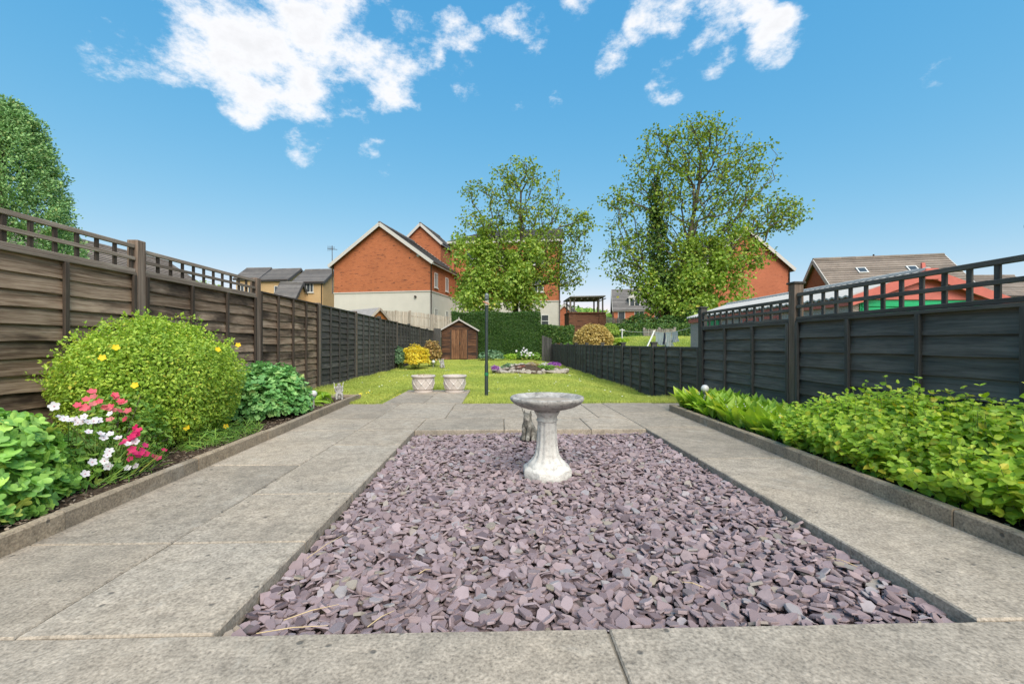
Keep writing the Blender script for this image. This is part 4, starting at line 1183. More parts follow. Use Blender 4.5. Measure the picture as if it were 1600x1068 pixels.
# planters
M['planter'] = plain('cream_planter', (.52, .46, .425), .8, .25, .12, 18)
M['planter_relief'] = plain('cream_planter_relief', (.6, .55, .52), .8, .25, .1, 22)
def planter(x, y, label):
    e = empty('stone_planter', (x, y, .006), label, 'planter', 'pair of cast planters on the path')
    z = .006; n = 64
    MB().lathe([(.165, 0), (.168, .012), (.168, .028), (.15, .034), (.155, .045), (.172, .055), (.183, .10), (.188, .18), (.19, .235), (.18, .245), (.19, .252), (.207, .262), (.212, .275), (.212, .288), (.204, .295), (.185, .295), (.178, .285), (.176, .25), (.01, .24)], n, (x, y, z)).build('bowl', M['planter'], e, True, 35)
    rf = lambda h: .1715 + .0165 * min(1, max(0, (h - .055) / .10))
    for k in range(8):
        a0 = 2 * math.pi * k / 8
        for s in (1, -1):
            m = MB(); pts = []
            for j in range(7):
                q = j / 6; a = a0 + s * (q - .5) * 2 * math.pi / 8 * 1.0; h = .066 + .165 * q
                pts.append((x + rf(h) * math.cos(a), y + rf(h) * math.sin(a), z + h))
            m.tube(pts, .008, 5).build('lattice_strip', M['planter_relief'], e, True)
        m = MB().ball((x + rf(.148) * math.cos(a0), y + rf(.148) * math.sin(a0), z + .148), .017, 8, 6)
        m.build('boss', M['planter_relief'], e, True)
    MB().lathe([(.176, .245), (.16, .262), (.1, .268), (.01, .272)], 28, (x, y, z)).build('compost', M['soil'], e, True)
    return e
pl1 = planter(-1.335, 7.62, 'left cream planter with lattice relief and a wisp of dry growth')
P = np.array([(-1.335 + random.gauss(0, .06), 7.62 + random.gauss(0, .06), .27) for _ in range(90)])
foliage(pl1, BLADE, P, frames(RNG.normal(size=P.shape) + np.array((0, -1, 0)), RNG.normal(0, .5, P.shape) + np.array((0, 0, 1))), RNG.uniform(.04, .10, len(P)), M['leaf_bronze'], 'dry_growth')
planter(-.785, 7.62, 'right cream planter with lattice relief and bare compost')
for x, y, L in ((-1.49, 7.99, .3), (-.66, 8.0, .42)): pass

# washing line post
M['post_metal'] = plain('dark_green_metal', (.035, .05, .048), .45, .5, .3, 12, .2)
M['post_worn'] = plain('worn_grey_metal', (.16, .18, .18), .5, .5, .3, 30, .4)
M['line_green'] = plain('green_band', (.02, .16, .07), .5)
M['rope'] = plain('pale_rope', (.62, .58, .5), .8)
M['peg_wood'] = plain('faded_orange_peg', (.5, .24, .14), .7)
px_, py_ = -.205, 6.93
wp = empty('washing_line_post', (px_, py_, 0), 'slim dark metal washing line post standing on the lawn', 'post')
MB().tube([(px_, py_, -.3), (px_, py_, .52)], .029, 14).build('socket_tube', M['post_metal'], wp, True, 40)
MB().tube([(px_, py_, .5), (px_ + .004, py_, 1.6)], .0245, 14).build('pole', M['post_metal'], wp, True, 40)
MB().tube([(px_, py_, .34), (px_, py_, .39)], .033, 14).build('band', M['line_green'], wp, True, 40)
MB().tube([(px_ + .004, py_, 1.56), (px_ + .004, py_, 1.64), (px_ + .004, py_, 1.66)], [.03, .032, .02], 14).build('cap', M['post_worn'], wp, True, 40)
ring = [(px_ + .004 + .026 * math.sin(a), py_ - .045, 1.60 + .026 * math.cos(a)) for a in np.linspace(0, 2 * math.pi, 15)]
MB().tube(ring, .006, 6, False).build('pulley_ring', M['post_worn'], wp, True)
MB().bar((px_ - .055, py_ - .03, 1.53), (px_ + .05, py_ - .03, 1.485), .016, .016).build('cleat', M['peg_wood'], wp)
coil = [(px_ + .004 + .032 * math.cos(a), py_ + .032 * math.sin(a), 1.46 + a * .0026) for a in np.linspace(0, 2 * math.pi * 5, 60)]
MB().tube(coil, .005, 5).build('rope_coil', M['rope'], wp, True)

# globe lights
M['globe'] = plain('frosted_globe', (.6, .6, .58), .25, .5, .05)
M['grey_post'] = plain('grey_stake', (.34, .32, .3), .6)
def globe(x, y, z0, h, r, label):
    e = empty('globe_light', (x, y, z0), label, 'garden light', 'solar globe lights')
    MB().tube([(x, y, z0 - .02), (x, y, z0 + h)], .011, 10).build('stake', M['grey_post'], e, True, 40)
    MB().lathe([(.014, 0), (.024, .006), (.028, .02), (.03, .03)], 16, (x, y, z0 + h - .012)).build('collar', M['post_worn'], e, True, 40)
    MB().ball((x, y, z0 + h + r + .008), r, 18, 12).build('globe', M['globe'], e, True)
globe(-2.36, 5.55, .035, .13, .043, 'white globe light on a stake in the left bed by the kerb')
globe(2.43, 5.02, .035, .235, .045, 'white globe light standing among the lily leaves on the right')
globe(-2.28, 15.0, 0, .16, .06, 'small white globe light beside the yellow shrub')
# seated winged cherub at the end of the left bed
M['figure_stone'] = M['stone']
def cherub(x, y, z, s, rz, label):
    e = empty('cherub_statue', (x, y, z), label, 'statue')
    o = skinned('figure', [(0, 0, .10), (0, 0, .16), (0, -.004, .205), (0, -.006, .225), (0, -.012, .255),
                       (.035, -.055, .105), (.038, -.07, .04), (.038, -.095, .02), (-.035, -.055, .105), (-.038, -.07, .04), (-.038, -.095, .02),
                       (.042, .0, .19), (.05, -.02, .14), (.03, -.055, .125), (-.042, .0, .19), (-.05, -.02, .14), (-.03, -.055, .125)],
                [(0, 1), (1, 2), (2, 3), (3, 4), (0, 5), (5, 6), (6, 7), (0, 8), (8, 9), (9, 10), (2, 11), (11, 12), (12, 13), (2, 14), (14, 15), (15, 16)],
                [.036, .034, .03, .016, .034, .022, .016, .012, .022, .016, .012, .015, .012, .01, .015, .012, .01], M['stone_dark'], e, 2, (x, y, z))
    for s_ in (-1, 1):
        m = MB(); pts = [(0, .025, .13), (s_ * .05, .04, .20), (s_ * .075, .045, .27), (s_ * .055, .045, .25), (s_ * .06, .045, .19), (s_ * .035, .04, .12)]
        k = len(pts)
        m.add([(p[0], p[1] - .006, p[2]) for p in pts] + [(p[0], p[1] + .006, p[2]) for p in pts], [tuple(range(k)), tuple(range(2 * k - 1, k - 1, -1))] + [(i, (i + 1) % k, (i + 1) % k + k, i + k) for i in range(k)])
        m.build('wing', M['stone'], e, local=True, bevel=.003)
    MB().ball((0, .01, .055), .06, 12, 8, (1.05, 1, .9)).build('rock_seat', M['stone_dark'], e, True, local=True)
    e.scale = (s, s, s); e.rotation_euler = (0, 0, rz)
    return e
cherub(-2.31, 6.28, .035, .98, R(25), 'small white seated cherub statue at the far end of the left kerb')
cherub(-1.98, 14.95, .0, 1.3, R(25), 'white cherub statue on the lawn edge between the bronze shrub and shed')

# ---------------------------------------------------------------- garden shed
sx0, sx1, sy0, sy1, EZ, AZ_ = -3.05, -1.19, 22.9, 24.3, 1.60, 2.12
M['felt'] = plain('grey_roof_felt', (.30, .28, .27), .9, .15, .2, 8)
M['dark_trim'] = wood('dark_trim', [(.3, (.02, .016, .014)), (.6, (.06, .045, .038)), (.85, (.1, .08, .07))], 'Z')
M['barge'] = plain('grey_bargeboard', (.42, .39, .37), .8, .2, .2, 14)
sh = empty('garden_shed', ((sx0 + sx1) / 2, sy0, 0), 'small brown wooden shed with double plank doors at the end of the lawn', 'shed')
xc = (sx0 + sx1) / 2
MB().add([(sx0 + .02, sy0 + .03, 0), (sx1 - .02, sy0 + .03, 0), (sx1 - .02, sy0 + .03, EZ), (xc, sy0 + .03, AZ_ - .02), (sx0 + .02, sy0 + .03, EZ), (sx0 + .02, sy1, 0), (sx1 - .02, sy1, 0), (sx1 - .02, sy1, EZ), (xc, sy1, AZ_ - .02), (sx0 + .02, sy1, EZ)],
         [(0, 1, 2, 3, 4), (9, 8, 7, 6, 5), (0, 5, 6, 1), (1, 6, 7, 2), (4, 9, 5, 0)]).build('carcass', M['dark_trim'], sh)
nb = 13
for i in range(nb):
    z0 = .03 + i * (EZ - .03) / nb; z1 = z0 + (EZ - .03) / nb
    for a, b in ((sx0, xc - .42), (xc + .42, sx1)):
        MB().add([(a, sy0 + .02, z0), (b, sy0 + .02, z0), (b, sy0 + .03, z1 - .004), (a, sy0 + .03, z1 - .004), (a, sy0 - .004, z0), (b, sy0 - .004, z0), (b, sy0 + .014, z1 - .006), (a, sy0 + .014, z1 - .006)],
                 [(4, 5, 6, 7), (0, 1, 5, 4), (3, 7, 6, 2), (0, 4, 7, 3), (1, 2, 6, 5)]).build('wall_board', M['shed_board'], sh)
    MB().box((sx1 - .022, sy0 + .03, z0), (sx1 - .002, sy1, z1 - .006)).build('wall_board', M['shed_board'], sh)
    MB().box((sx0 + .002, sy0 + .03, z0), (sx0 + .022, sy1, z1 - .006)).build('wall_board', M['shed_board'], sh)
for i in range(4):
    z0 = EZ + .005 + i * .12; z1 = z0 + .115
    w0 = (sx1 - sx0) / 2 * (1 - (z0 - EZ) / (AZ_ - EZ)); w1 = (sx1 - sx0) / 2 * max(.02, 1 - (z1 - EZ) / (AZ_ - EZ))
    MB().add([(xc - w0, sy0 - .002, z0), (xc + w0, sy0 - .002, z0), (xc + w1, sy0 + .012, z1), (xc - w1, sy0 + .012, z1), (xc - w0, sy0 + .024, z0), (xc + w0, sy0 + .024, z0), (xc + w1, sy0 + .026, z1), (xc - w1, sy0 + .026, z1)],
             [(0, 1, 2, 3), (0, 4, 5, 1), (2, 6, 7, 3), (1, 5, 6, 2), (3, 7, 4, 0)]).build('wall_board', M['shed_board'], sh)
for k, (a, b) in enumerate(((xc - .41, xc - .005), (xc + .005, xc + .41))):
    d_ = MB().box((a, sy0 - .006, .06), (b, sy0 + .012, 1.58)).build('door', M['dark_trim'], sh)
    n_ = 4; w = (b - a) / n_
    for i in range(n_):
        MB().box((a + i * w + .004, sy0 - .026, .05), (a + (i + 1) * w - .004, sy0 - .0065, 1.59 + random.uniform(-.01, .01))).build('plank', M['shed_plank'], d_, bevel=.003)
    if k: MB().box((a + .02, sy0 - .045, .82), (a + .05, sy0 - .0265, .96)).build('handle', M['post_metal'], d_)
for x in (sx0 - .005, sx1 + .005, xc - .435, xc + .435):
    MB().box((x - .022, sy0 - .02 - .003 * (x > xc), 0), (x + .022, sy0 + .0, EZ + (.01 if abs(x - xc) > .5 else .0))).build('corner_trim', M['dark_trim'], sh)
for s in (-1, 1):
    e0 = Vector((xc + s * ((sx1 - sx0) / 2 + .13), 0, EZ - .05)); ap = Vector((xc, 0, AZ_ + .035))
    n_ = Vector((s * (AZ_ - EZ), 0, (sx1 - sx0) / 2)).normalized() * .022
    m = MB(); q = [(e0.x, sy0 - .12, e0.z), (ap.x, sy0 - .12, ap.z), (ap.x, sy1 + .1, ap.z), (e0.x, sy1 + .1, e0.z)]
    m.add(q + [(p[0] + n_.x, p[1], p[2] + n_.z) for p in q], [(0, 1, 2, 3), (7, 6, 5, 4), (0, 4, 5, 1), (1, 5, 6, 2), (2, 6, 7, 3), (3, 7, 4, 0)]).build('roof', M['felt'], sh)
    m = MB(); m.bar((e0.x, sy0 - .135, e0.z - .015), (ap.x - s * .002, sy0 - .135, ap.z - .015), .024, .075, (0, 0, 1)); m.build('bargeboard', M['barge'], sh)
MB().add([(xc - .05, sy0 - .15, AZ_ - .03), (xc + .05, sy0 - .15, AZ_ - .03), (xc, sy0 - .15, AZ_ + .17), (xc - .05, sy0 - .125, AZ_ - .03), (xc + .05, sy0 - .125, AZ_ - .03), (xc, sy0 - .125, AZ_ + .17)],
         [(0, 1, 2), (5, 4, 3), (0, 3, 4, 1), (1, 4, 5, 2), (2, 5, 3, 0)]).build('finial', M['barge'], sh)
# black end panel between the left fence and the shed
ep = empty('black_gate_panel', (-3.25, 22.35, 0), 'black upright boards filling the gap left of the shed', 'fence')
for i in range(3): MB().box((LX + .03 + i * .125, 22.36, 0), (LX + .15 + i * .125, 22.39, 1.66 - .01 * i)).build('board', M['wood_black_post'], ep)
# timber lying at the right end of the hedge
ep = empty('fence_end', (2.45, 24.2, 0), 'black upright boards closing the corner right of the tall hedge', 'fence')
for i in range(4): MB().box((2.42 + i * .14, 24.3, -.3), (2.55 + i * .14, 24.33, 1.32 - .05 * i)).build('board', M['wood_black_post'], ep)
# ---------------------------------------------------------------- buildings
M['brick_red'] = brick('red_brick', (.40, .125, .052), (.34, .10, .042), (.12, .05, .035), (.45, .2, .11), .16)
M['brick_red2'] = brick('red_brick_plain', (.42, .125, .065), (.36, .105, .055), (.25, .08, .05), (.45, .2, .12), .08)
M['brick_beige'] = brick('buff_brick', (.46, .30, .15), (.42, .27, .13), (.42, .25, .12), (.55, .42, .26), .06)
M['brick_brown'] = brick('brown_brick', (.20, .085, .05), (.15, .065, .04), (.05, .03, .025), (.17, .11, .08), .2)
t = NT('white_block', .85, .2)
sp = t.n('ShaderNodeSeparateXYZ'); t.l(t.co, sp.inputs[0])
w_ = t.n('ShaderNodeMath', operation='FRACT'); t.l(t.math('MULTIPLY', sp.outputs[2], 1 / .3), w_.inputs[0])
line = t.ramp(w_.outputs[0], [(.0, 1), (.05, 0)])
c = t.hsv((.55, .52, .47), v=t.rng(t.noise(.9, 5, .6), .86, 1.1))
M['render'] = t.col(t.mix(t.math('MULTIPLY', line, .2), c, (.45, .41, .36)))
M['upvc'] = plain('white_frame', (.6, .6, .58), .4, .4, .05)
M['fascia'] = plain('white_fascia', (.5, .48, .45), .5, .4, .06)
M['pipe'] = plain('dark_downpipe', (.06, .045, .04), .5, .4)
t = NT('window_glass', .06, .6); M['glass'] = t.col((.05, .06, .07))
def tile(name, a, b):
    t = NT(name, .85, .2); r = t.irand(); n = t.noise(1.2, 5, .7); n2 = t.noise(14, 4, .7, t.map((1, .25, 1)))
    c = t.mix(t.ramp(n, [(.3, 0), (.7, 1)]), a, b)
    c = t.hsv(c, v=t.rng(r, .82, 1.18)); t.bump(n2, .4, .02)
    return t.col(t.hsv(c, v=t.rng(n2, .75, 1.22)))
M['tile_grey'] = tile('grey_roof_tile', (.13, .125, .125), (.19, .175, .165))
M['tile_brown'] = tile('brown_roof_tile', (.17, .14, .12), (.26, .215, .18))
M['tile_dark'] = tile('dark_roof_tile', (.07, .07, .075), (.11, .105, .11))

def slope_courses(m, e0, e1, r0, r1, n, th=.05):
    """one roof slope as n lapped courses from the eave e0-e1 up to the ridge r0-r1"""
    e0, e1, r0, r1 = map(Vector, (e0, e1, r0, r1))
    nrm = (e1 - e0).cross(r0 - e0).normalized()
    if nrm.z < 0: nrm = -nrm
    for i in range(n):
        a, b = i / n, (i + 1.25) / n if i < n - 1 else 1.0
        p = [e0.lerp(r0, a), e1.lerp(r1, a), e1.lerp(r1, b), e0.lerp(r0, b)]
        up0, up1 = nrm * (th + .03), nrm * th * .55
        vs = p + [p[0] + up0, p[1] + up0, p[2] + up1, p[3] + up1]
        m.add(vs, [(0, 3, 2, 1), (4, 5, 6, 7), (0, 1, 5, 4), (1, 2, 6, 5), (2, 3, 7, 6), (3, 0, 4, 7)])

def window(parent, face, u, z, w, h, dims, depth=.1, mull=1, sill=True, cross=False):
    """a window let into a wall of a house; face f(ront), r(ight), l(eft); u along the wall from its near or left end"""
    W_, L_ = dims
    def P(a, b, o):     # along, up, outwards
        if face == 'f': return (a, -o, b)
        if face == 'r': return (W_ + o, a, b)
        if face == 'l': return (-o, a, b)
    def bx(m, a0, b0, o0, a1, b1, o1):
        p, q = P(a0, b0, o0), P(a1, b1, o1)
        m.box([min(i, j) for i, j in zip(p, q)], [max(i, j) for i, j in zip(p, q)])
    f = .07; m = MB()
    a0, a1 = u - w / 2, u + w / 2
    bx(m, a0, z, .003, a0 + f, z + h, .05); bx(m, a1 - f, z, .003, a1, z + h, .05)
    bx(m, a0 + f, z, .003, a1 - f, z + f, .049); bx(m, a0 + f, z + h - f, .003, a1 - f, z + h, .049)
    fr = m.build('window', M['upvc'], parent, local=True)
    for k in range(1, mull + 1):
        m = MB(); x = a0 + (a1 - a0) * k / (mull + 1); bx(m, x - .035, z + f, .004, x + .035, z + h - f, .046); m.build('mullion', M['upvc'], fr, local=True)
    if cross:
        m = MB(); bx(m, a0 + f, z + h * .5 - .03, .004, a1 - f, z + h * .5 + .03, .044); m.build('transom', M['upvc'], fr, local=True)
    for k in range(mull + 1):
        x0, x1 = a0 + f + (a1 - a0 - 2 * f) * k / (mull + 1), a0 + f + (a1 - a0 - 2 * f) * (k + 1) / (mull + 1)
        m = MB(); bx(m, x0, z + f, .003, x1, z + h - f, .02); m.build('pane', M['glass'], fr, local=True)
    if sill:
        m = MB(); bx(m, a0 - .08, z - .09, .002, a1 + .08, z - .005, .11); m.build('sill', M['fascia'], fr, local=True)

def house(name, label, loc, rz, W_, L_, eave, ridge, wall, roof, low=None, low_h=0, wins=(), over=.35, ncourse=14, pipes=(), base=-1.0, verge=True, vmat=None, group=None):
    """gable-ended house: the gable faces local -Y, the ridge runs along local Y; loc is the front left foot"""
    e = empty(name, loc, label, 'house', group, rz)
    m = MB(); z0 = low_h if low else base
    pr = [(0, z0), (W_, z0), (W_, eave), (W_ / 2, ridge), (0, eave)]
    m.add([(x, 0, z) for x, z in pr] + [(x, L_, z) for x, z in pr], [(0, 1, 2, 3, 4), (9, 8, 7, 6, 5), (1, 6, 7, 2), (4, 9, 5, 0)])
    m.build('wall', wall, e, local=True)
    if low:
        MB().box((0, 0, base), (W_, L_, low_h)).build('ground_floor_wall', low, e, local=True)
        MB().box((-.06, -.06, low_h + .001), (W_ + .06, L_ + .06, low_h + .09)).build('string_course', M['fascia'], e, local=True)
    k = (ridge - eave) / (W_ / 2); o2 = over
    for s, x_e in ((-1, -o2), (1, W_ + o2)):
        m = MB(); ze = eave - k * o2 + .08
        slope_courses(m, (x_e, -over, ze), (x_e, L_ + over, ze), (W_ / 2, -over, ridge + .08), (W_ / 2, L_ + over, ridge + .08), ncourse)
        r_ = m.build('roof', roof, e, local=True)
        if verge:
            for y in (-over - .03, L_ + over + .03):
                m = MB(); m.bar((x_e, y, ze - .10), (W_ / 2 - s * -.004, y, ridge - .02), .05, .30); m.build('bargeboard', vmat or M['fascia'], r_, local=True)
        m = MB(); m.bar((x_e, -over + .02, ze - .10), (x_e, L_ + over - .02, ze - .10), .06, .22); m.build('fascia_board', vmat or M['fascia'], r_, local=True)
        m = MB(); m.bar((x_e + s * .07, -over + .1, ze - .02), (x_e + s * .07, L_ + over - .1, ze - .02), .10, .10); m.build('gutter', M['pipe'], r_, local=True)
    m = MB()
    nr = max(4, int(L_ / .9))
    for i in range(nr):
        y0, y1 = -over + (L_ + 2 * over) * i / nr, -over + (L_ + 2 * over) * (i + 1) / nr
        m.tube([(W_ / 2, y0 + .01, ridge + .10), (W_ / 2, y1, ridge + .10)], [.15, .14], 8)
    m.build('ridge_tiles', roof, e, local=True)
    for w in wins: window(e, *w[:5], (W_, L_), **(w[5] if len(w) > 5 else {}))
    for x, y, za, zb in pipes: MB().tube([(x, y, za), (x, y, zb)], .055, 8).build('downpipe', M['pipe'], e, True, local=True)
    return e

# --- big red brick house with white ground floor
A0 = pt(522, 537, 40.0); A0.z = 2.0
rA = R(-12.5)
hA = house('brick_house', 'large red brick house with white ground floor and plain gable facing the garden', A0, rA, 9.45, 6.9, 6.25, 9.65, M['brick_red'], M['tile_grey'], M['render'], 3.5,
      [('r', 1.35, 4.0, .8, 1.35, {}), ('r', 4.3, 4.0, .8, 1.35, {}), ('r', 1.35, .75, .75, 1.35, {}), ('r', 4.3, .75, .75, 1.35, {})], .35, 16,
      [(9.55, -.08, -1, 6.1), (-.1, -.08, 3.5, 6.0)])
m = MB().tube([(8.05, -.02, 3.05), (8.05, -.14, 3.05)], .11, 12); m.build('flue_vent', M['pipe'], hA, True, local=True)
for x, z in ((7.6, 7.05), (7.5, 6.55)): MB().tube([(x, -.01, z), (x, -.06, z)], .055, 8).build('vent', M['pipe'], hA, local=True)
MB().tube([(8.3, -.01, 6.75), (8.3, -.08, 6.75)], [.17, .1], 10).build('alarm_box', M['fascia'], hA, local=True)
MB().tube([(-.25, .1, 5.6), (-.27, .1, 8.0)], .03, 6).build('aerial_mast', M['pipe'], hA, local=True)
m = MB(); m.bar((-.75, .1, 7.75), (.25, .1, 7.6), .04, .04)
for i in range(6): m.bar((-.7 + i * .13, .1, 7.5 + .02 * i), (-.7 + i * .13, .1, 8.0 - .02 * i), .02, .02)
m.build('aerial', M['pipe'], hA, local=True)

# --- three storey block behind it, with a gable and a hipped end
B0 = pt(706, 537, 45.2); B0.z = 2.0
rB = R(-7)
e = empty('apartment_block', B0, 'three storey brick block with white ground floor behind the left tree', 'house', None, rB)
WB, DB, EB, RB = 11.3, 8.0, 9.55, 11.7
MB().box((0, 0, 3.2), (WB, DB, EB)).build('wall', M['brick_red'], e, local=True)
MB().box((0, 0, -1), (WB, DB, 3.1999)).build('ground_floor_wall', M['render'], e, local=True)
MB().box((-.06, -.06, 3.201), (WB + .06, DB + .06, 3.3)).build('string_course', M['fascia'], e, local=True)
o_ = .4
m = MB()
slope_courses(m, (-o_, -o_, EB - .1), (WB + o_, -o_, EB - .1), (3.6, DB / 2, RB), (WB + o_, DB / 2, RB), 14)
slope_courses(m, (WB + o_, DB + o_, EB - .1), (-o_, DB + o_, EB - .1), (WB + o_, DB / 2, RB), (3.6, DB / 2, RB), 14)
slope_courses(m, (-o_, DB + o_, EB - .1), (-o_, -o_, EB - .1), (3.6, DB / 2, RB), (3.6, DB / 2, RB + .001), 14)
rf = m.build('roof', M['tile_dark'], e, local=True)
for a, b in (((-o_, -o_ - .03, EB - .18), (WB + o_, -o_ - .03, EB - .18)), ((-o_ - .03, -o_, EB - .18), (-o_ - .03, DB + o_, EB - .18))):
    m = MB(); m.bar(a, b, .05, .24); m.build('fascia_board', M['fascia'], rf, local=True)
MB().add([(WB, 0, EB), (WB, DB, EB), (WB, DB / 2, RB - .1), (WB - .2, 0, EB), (WB - .2, DB, EB), (WB - .2, DB / 2, RB - .1)], [(0, 1, 2), (5, 4, 3), (0, 2, 5, 3), (1, 4, 5, 2)]).build('gable_wall', M['brick_red'], e, local=True)
for u, z, w, h in ((2.2, 7.0, 1.2, 1.5), (5.4, 7.0, 1.2, 1.5), (9.0, 7.0, 1.2, 1.5), (2.2, 4.2, 1.2, 1.5), (5.4, 4.2, 1.2, 1.5), (9.0, 4.2, 1.2, 1.5), (2.2, .6, 1.1, 1.4), (5.4, .6, 1.1, 1.4), (9.75, .55, .8, 1.3)):
    window(e, 'f', u, z, w, h, (WB, DB), mull=0 if w < .9 else 1, cross=True)
for x in (WB - .06, .35): MB().tube([(x, -.09, -1), (x, -.09, EB - .2)], .055, 8).build('downpipe', M['pipe'], e, True, local=True)
house('rear_gable_house', 'small red brick gable rising behind the large brick house', (pt(628, 537, 52).x, pt(628, 537, 52).y, 2.0), rA, 4.9, 6, 10.9, 13.1, M['brick_red'], M['tile_grey'], ncourse=8, over=.3)

# --- red brick house behind the right hand tree, and the long roofed house
E0 = pt(1096, 537, 40); E0.z = 1.8
house('red_gable_house', 'red brick gable house half hidden behind the right tree', E0, R(4), 8.75, 9, 6.3, 9.7, M['brick_red2'], M['tile_grey'], pipes=[(8.7, -.08, -1, 6.0)], vmat=M['fascia'])
F0 = pt(1512, 537, 30.5); F0.z = .6
hF = house('long_roof_house', 'brick house with long grey tiled roof and two rooflights above the garage', F0, R(76), 5.2, 8.4, 4.6, 6.95, M['brick_red2'], M['tile_brown'], over=.25, ncourse=13)
for y in (5.9, 2.6):
    k = (6.95 - 4.6) / 2.6; x = 1.2; z = 4.6 + k * x + .17
    m = MB(); d_ = Vector((1, 0, k)).normalized(); nn = Vector((-k, 0, 1)).normalized()
    p = Vector((x, y, z)); q = [p + d_ * -.35 + Vector((0, -.33, 0)), p + d_ * -.35 + Vector((0, .33, 0)), p + d_ * .35 + Vector((0, .33, 0)), p + d_ * .35 + Vector((0, -.33, 0))]
    m.add(q + [v_ + nn * .07 for v_ in q], [(0, 3, 2, 1), (4, 5, 6, 7), (0, 1, 5, 4), (1, 2, 6, 5), (2, 3, 7, 6), (3, 0, 4, 7)])
    rl = m.build('rooflight', M['upvc'], hF, local=True)
    m = MB(); q = [p + d_ * a + Vector((0, b, 0)) + nn * .075 for a, b in ((-.27, -.25), (-.27, .25), (.27, .25), (.27, -.25))]
    m.add(q, [(0, 1, 2, 3)]); t_ = m.build('pane', M['glass'], rl, local=True)
MB().tube([(2.6, 4.4, 6.9), (2.6, 4.4, 7.3)], .06, 8).build('flue', M['pipe'], hF, True, local=True)
G0 = pt(1640, 537, 40); G0.z = .8
house('far_brown_roof_house', 'distant house with brown roof at the right edge above the fence', G0, R(86), 6.5, 12, 4.6, 6.75, M['brick_beige'], M['tile_brown'], over=.3, ncourse=12)
D0 = pt(1046, 537, 74); D0.z = 2.6
hD = house('dormer_house', 'distant orange brick house with grey roof and white dormer', D0, R(78), 7.0, 9.3, 4.3, 8.0, M['brick_red2'], M['tile_grey'],
           wins=[('l', 1.8, 2.0, 1.3, 2.0, {'mull': 0}), ('l', 5.0, 2.0, 1.6, 1.9, {}), ('l', 8.0, 2.0, 1.2, 2.0, {'mull': 0})], over=.25, ncourse=14)
for y in (5.7, 1.5):
    m = MB(); m.box((.5, y - 1.0, 4.6), (3.0, y + 1.0, 6.3)); m.add([(.4, y - 1.25, 6.3), (.4, y + 1.25, 6.3), (.4, y, 7.5), (3.3, y - 1.25, 6.3), (3.3, y + 1.25, 6.3), (3.3, y, 7.5)], [(0, 1, 2), (5, 4, 3), (0, 3, 4, 1), (1, 4, 5, 2), (2, 5, 3, 0)])
    dm = m.build('dormer', M['fascia'], hD, local=True)
    for k in (-.42, .42): MB().box((.44, y + k - .33, 4.95), (.497, y + k + .33, 6.05)).build('pane', M['glass'], dm, local=True)
H0 = pt(874, 537, 62); H0.z = 1.6
house('orange_gable_house', 'sliver of an orange brick gable right of the apartment block', H0, R(-20), 1.5, 5, 4.2, 4.9, M['brick_red2'], M['tile_grey'], over=.15, ncourse=6)

# --- buff houses on the left
def buff(name, label, x, d, z, rz, W_, L_, ev, rg, wins=(), roof='tile_grey', pipes=()):
    q = pt(x, 537, d) if x is not None else Vector((-34.0, 20.0, 0)); q.z = z
    return house(name, label, q, rz, W_, L_, ev, rg, M['brick_beige'], M[roof], wins=wins, over=.25, ncourse=12, pipes=pipes, vmat=M['tile_dark'])
G_ = 'buff brick houses beyond the left fence'
buff('buff_house', 'buff house with white window beside the large brick house', 504.5, 51, 2.2, R(82), 5.0, 3.5, 6.05, 7.75, [('l', 1.8, 4.75, 1.25, 1.15, {'mull': 2}), ('l', 1.5, 1.6, 1.6, 1.0, {'mull': 2})], pipes=[(-.08, .12, -1, 5.9), (2.6, -.08, -1, 3.9)])['group'] = G_
buff('buff_house', 'buff gabled house left of the white-windowed one', 449, 56, 2.4, R(80), 5.0, 3.8, 6.85, 8.5, [('l', 1.4, 4.9, .9, 1.1, {})])['group'] = G_
buff('buff_house', 'farther buff house whose grey roof shows just above the trellis end', 404, 60, 2.6, R(84), 5, 3.3, 7.4, 9.1, [('l', 1.0, 5.3, 1.0, 1.1, {}), ('l', 2.6, 5.3, 1.0, 1.1, {})])['group'] = G_
buff('buff_house', 'low grey lean-to roof between two buff houses', 460, 49, 2.2, R(84), 2.8, 2.3, 3.9, 5.7, roof='tile_grey')['group'] = G_
buff('buff_terrace', 'long buff terrace with brown tiled roof seen through the left trellis', None, None, .8, R(0), 6, 21, 5.6, 7.6, [('r', y_, 3.7, 1.2, 1.2, {}) for y_ in (6.5, 9.0, 11.5, 14.0, 16.5, 19.0)], roof='tile_brown')['group'] = G_

# --- garage next door: corrugated white roof, red fascias, pebbledash, green doors
t = NT('pebbledash', .9, .2); v_ = t.vor(42); n = t.noise(60, 4, .7)
t.bump(v_, .8, .015); M['pebble'] = t.col(t.mix(t.ramp(v_, [(.1, 0), (.5, 1)]), t.hsv((.60, .53, .49), v=t.rng(n, .75, 1.2)), (.40, .33, .30)))
M['red_paint'] = plain('red_painted_board', (.50, .13, .10), .55, .4, .12, 8)
M['green_paint'] = plain('green_painted_door', (.01, .34, .13), .45, .45, .08, 6)
M['corr'] = plain('white_corrugated_sheet', (.42, .41, .39), .7, .3, .1, 7)
gx0, gx1, gyf, gyb, ge, gr = 5.98, 8.45, 7.15, 13.3, 1.70, 2.06
ga = empty('garage', ((gx0 + gx1) / 2, gyf, -.2), 'pebbledash garage with red gable boards and a green door beyond the right fence', 'garage')
xm = (gx0 + gx1) / 2
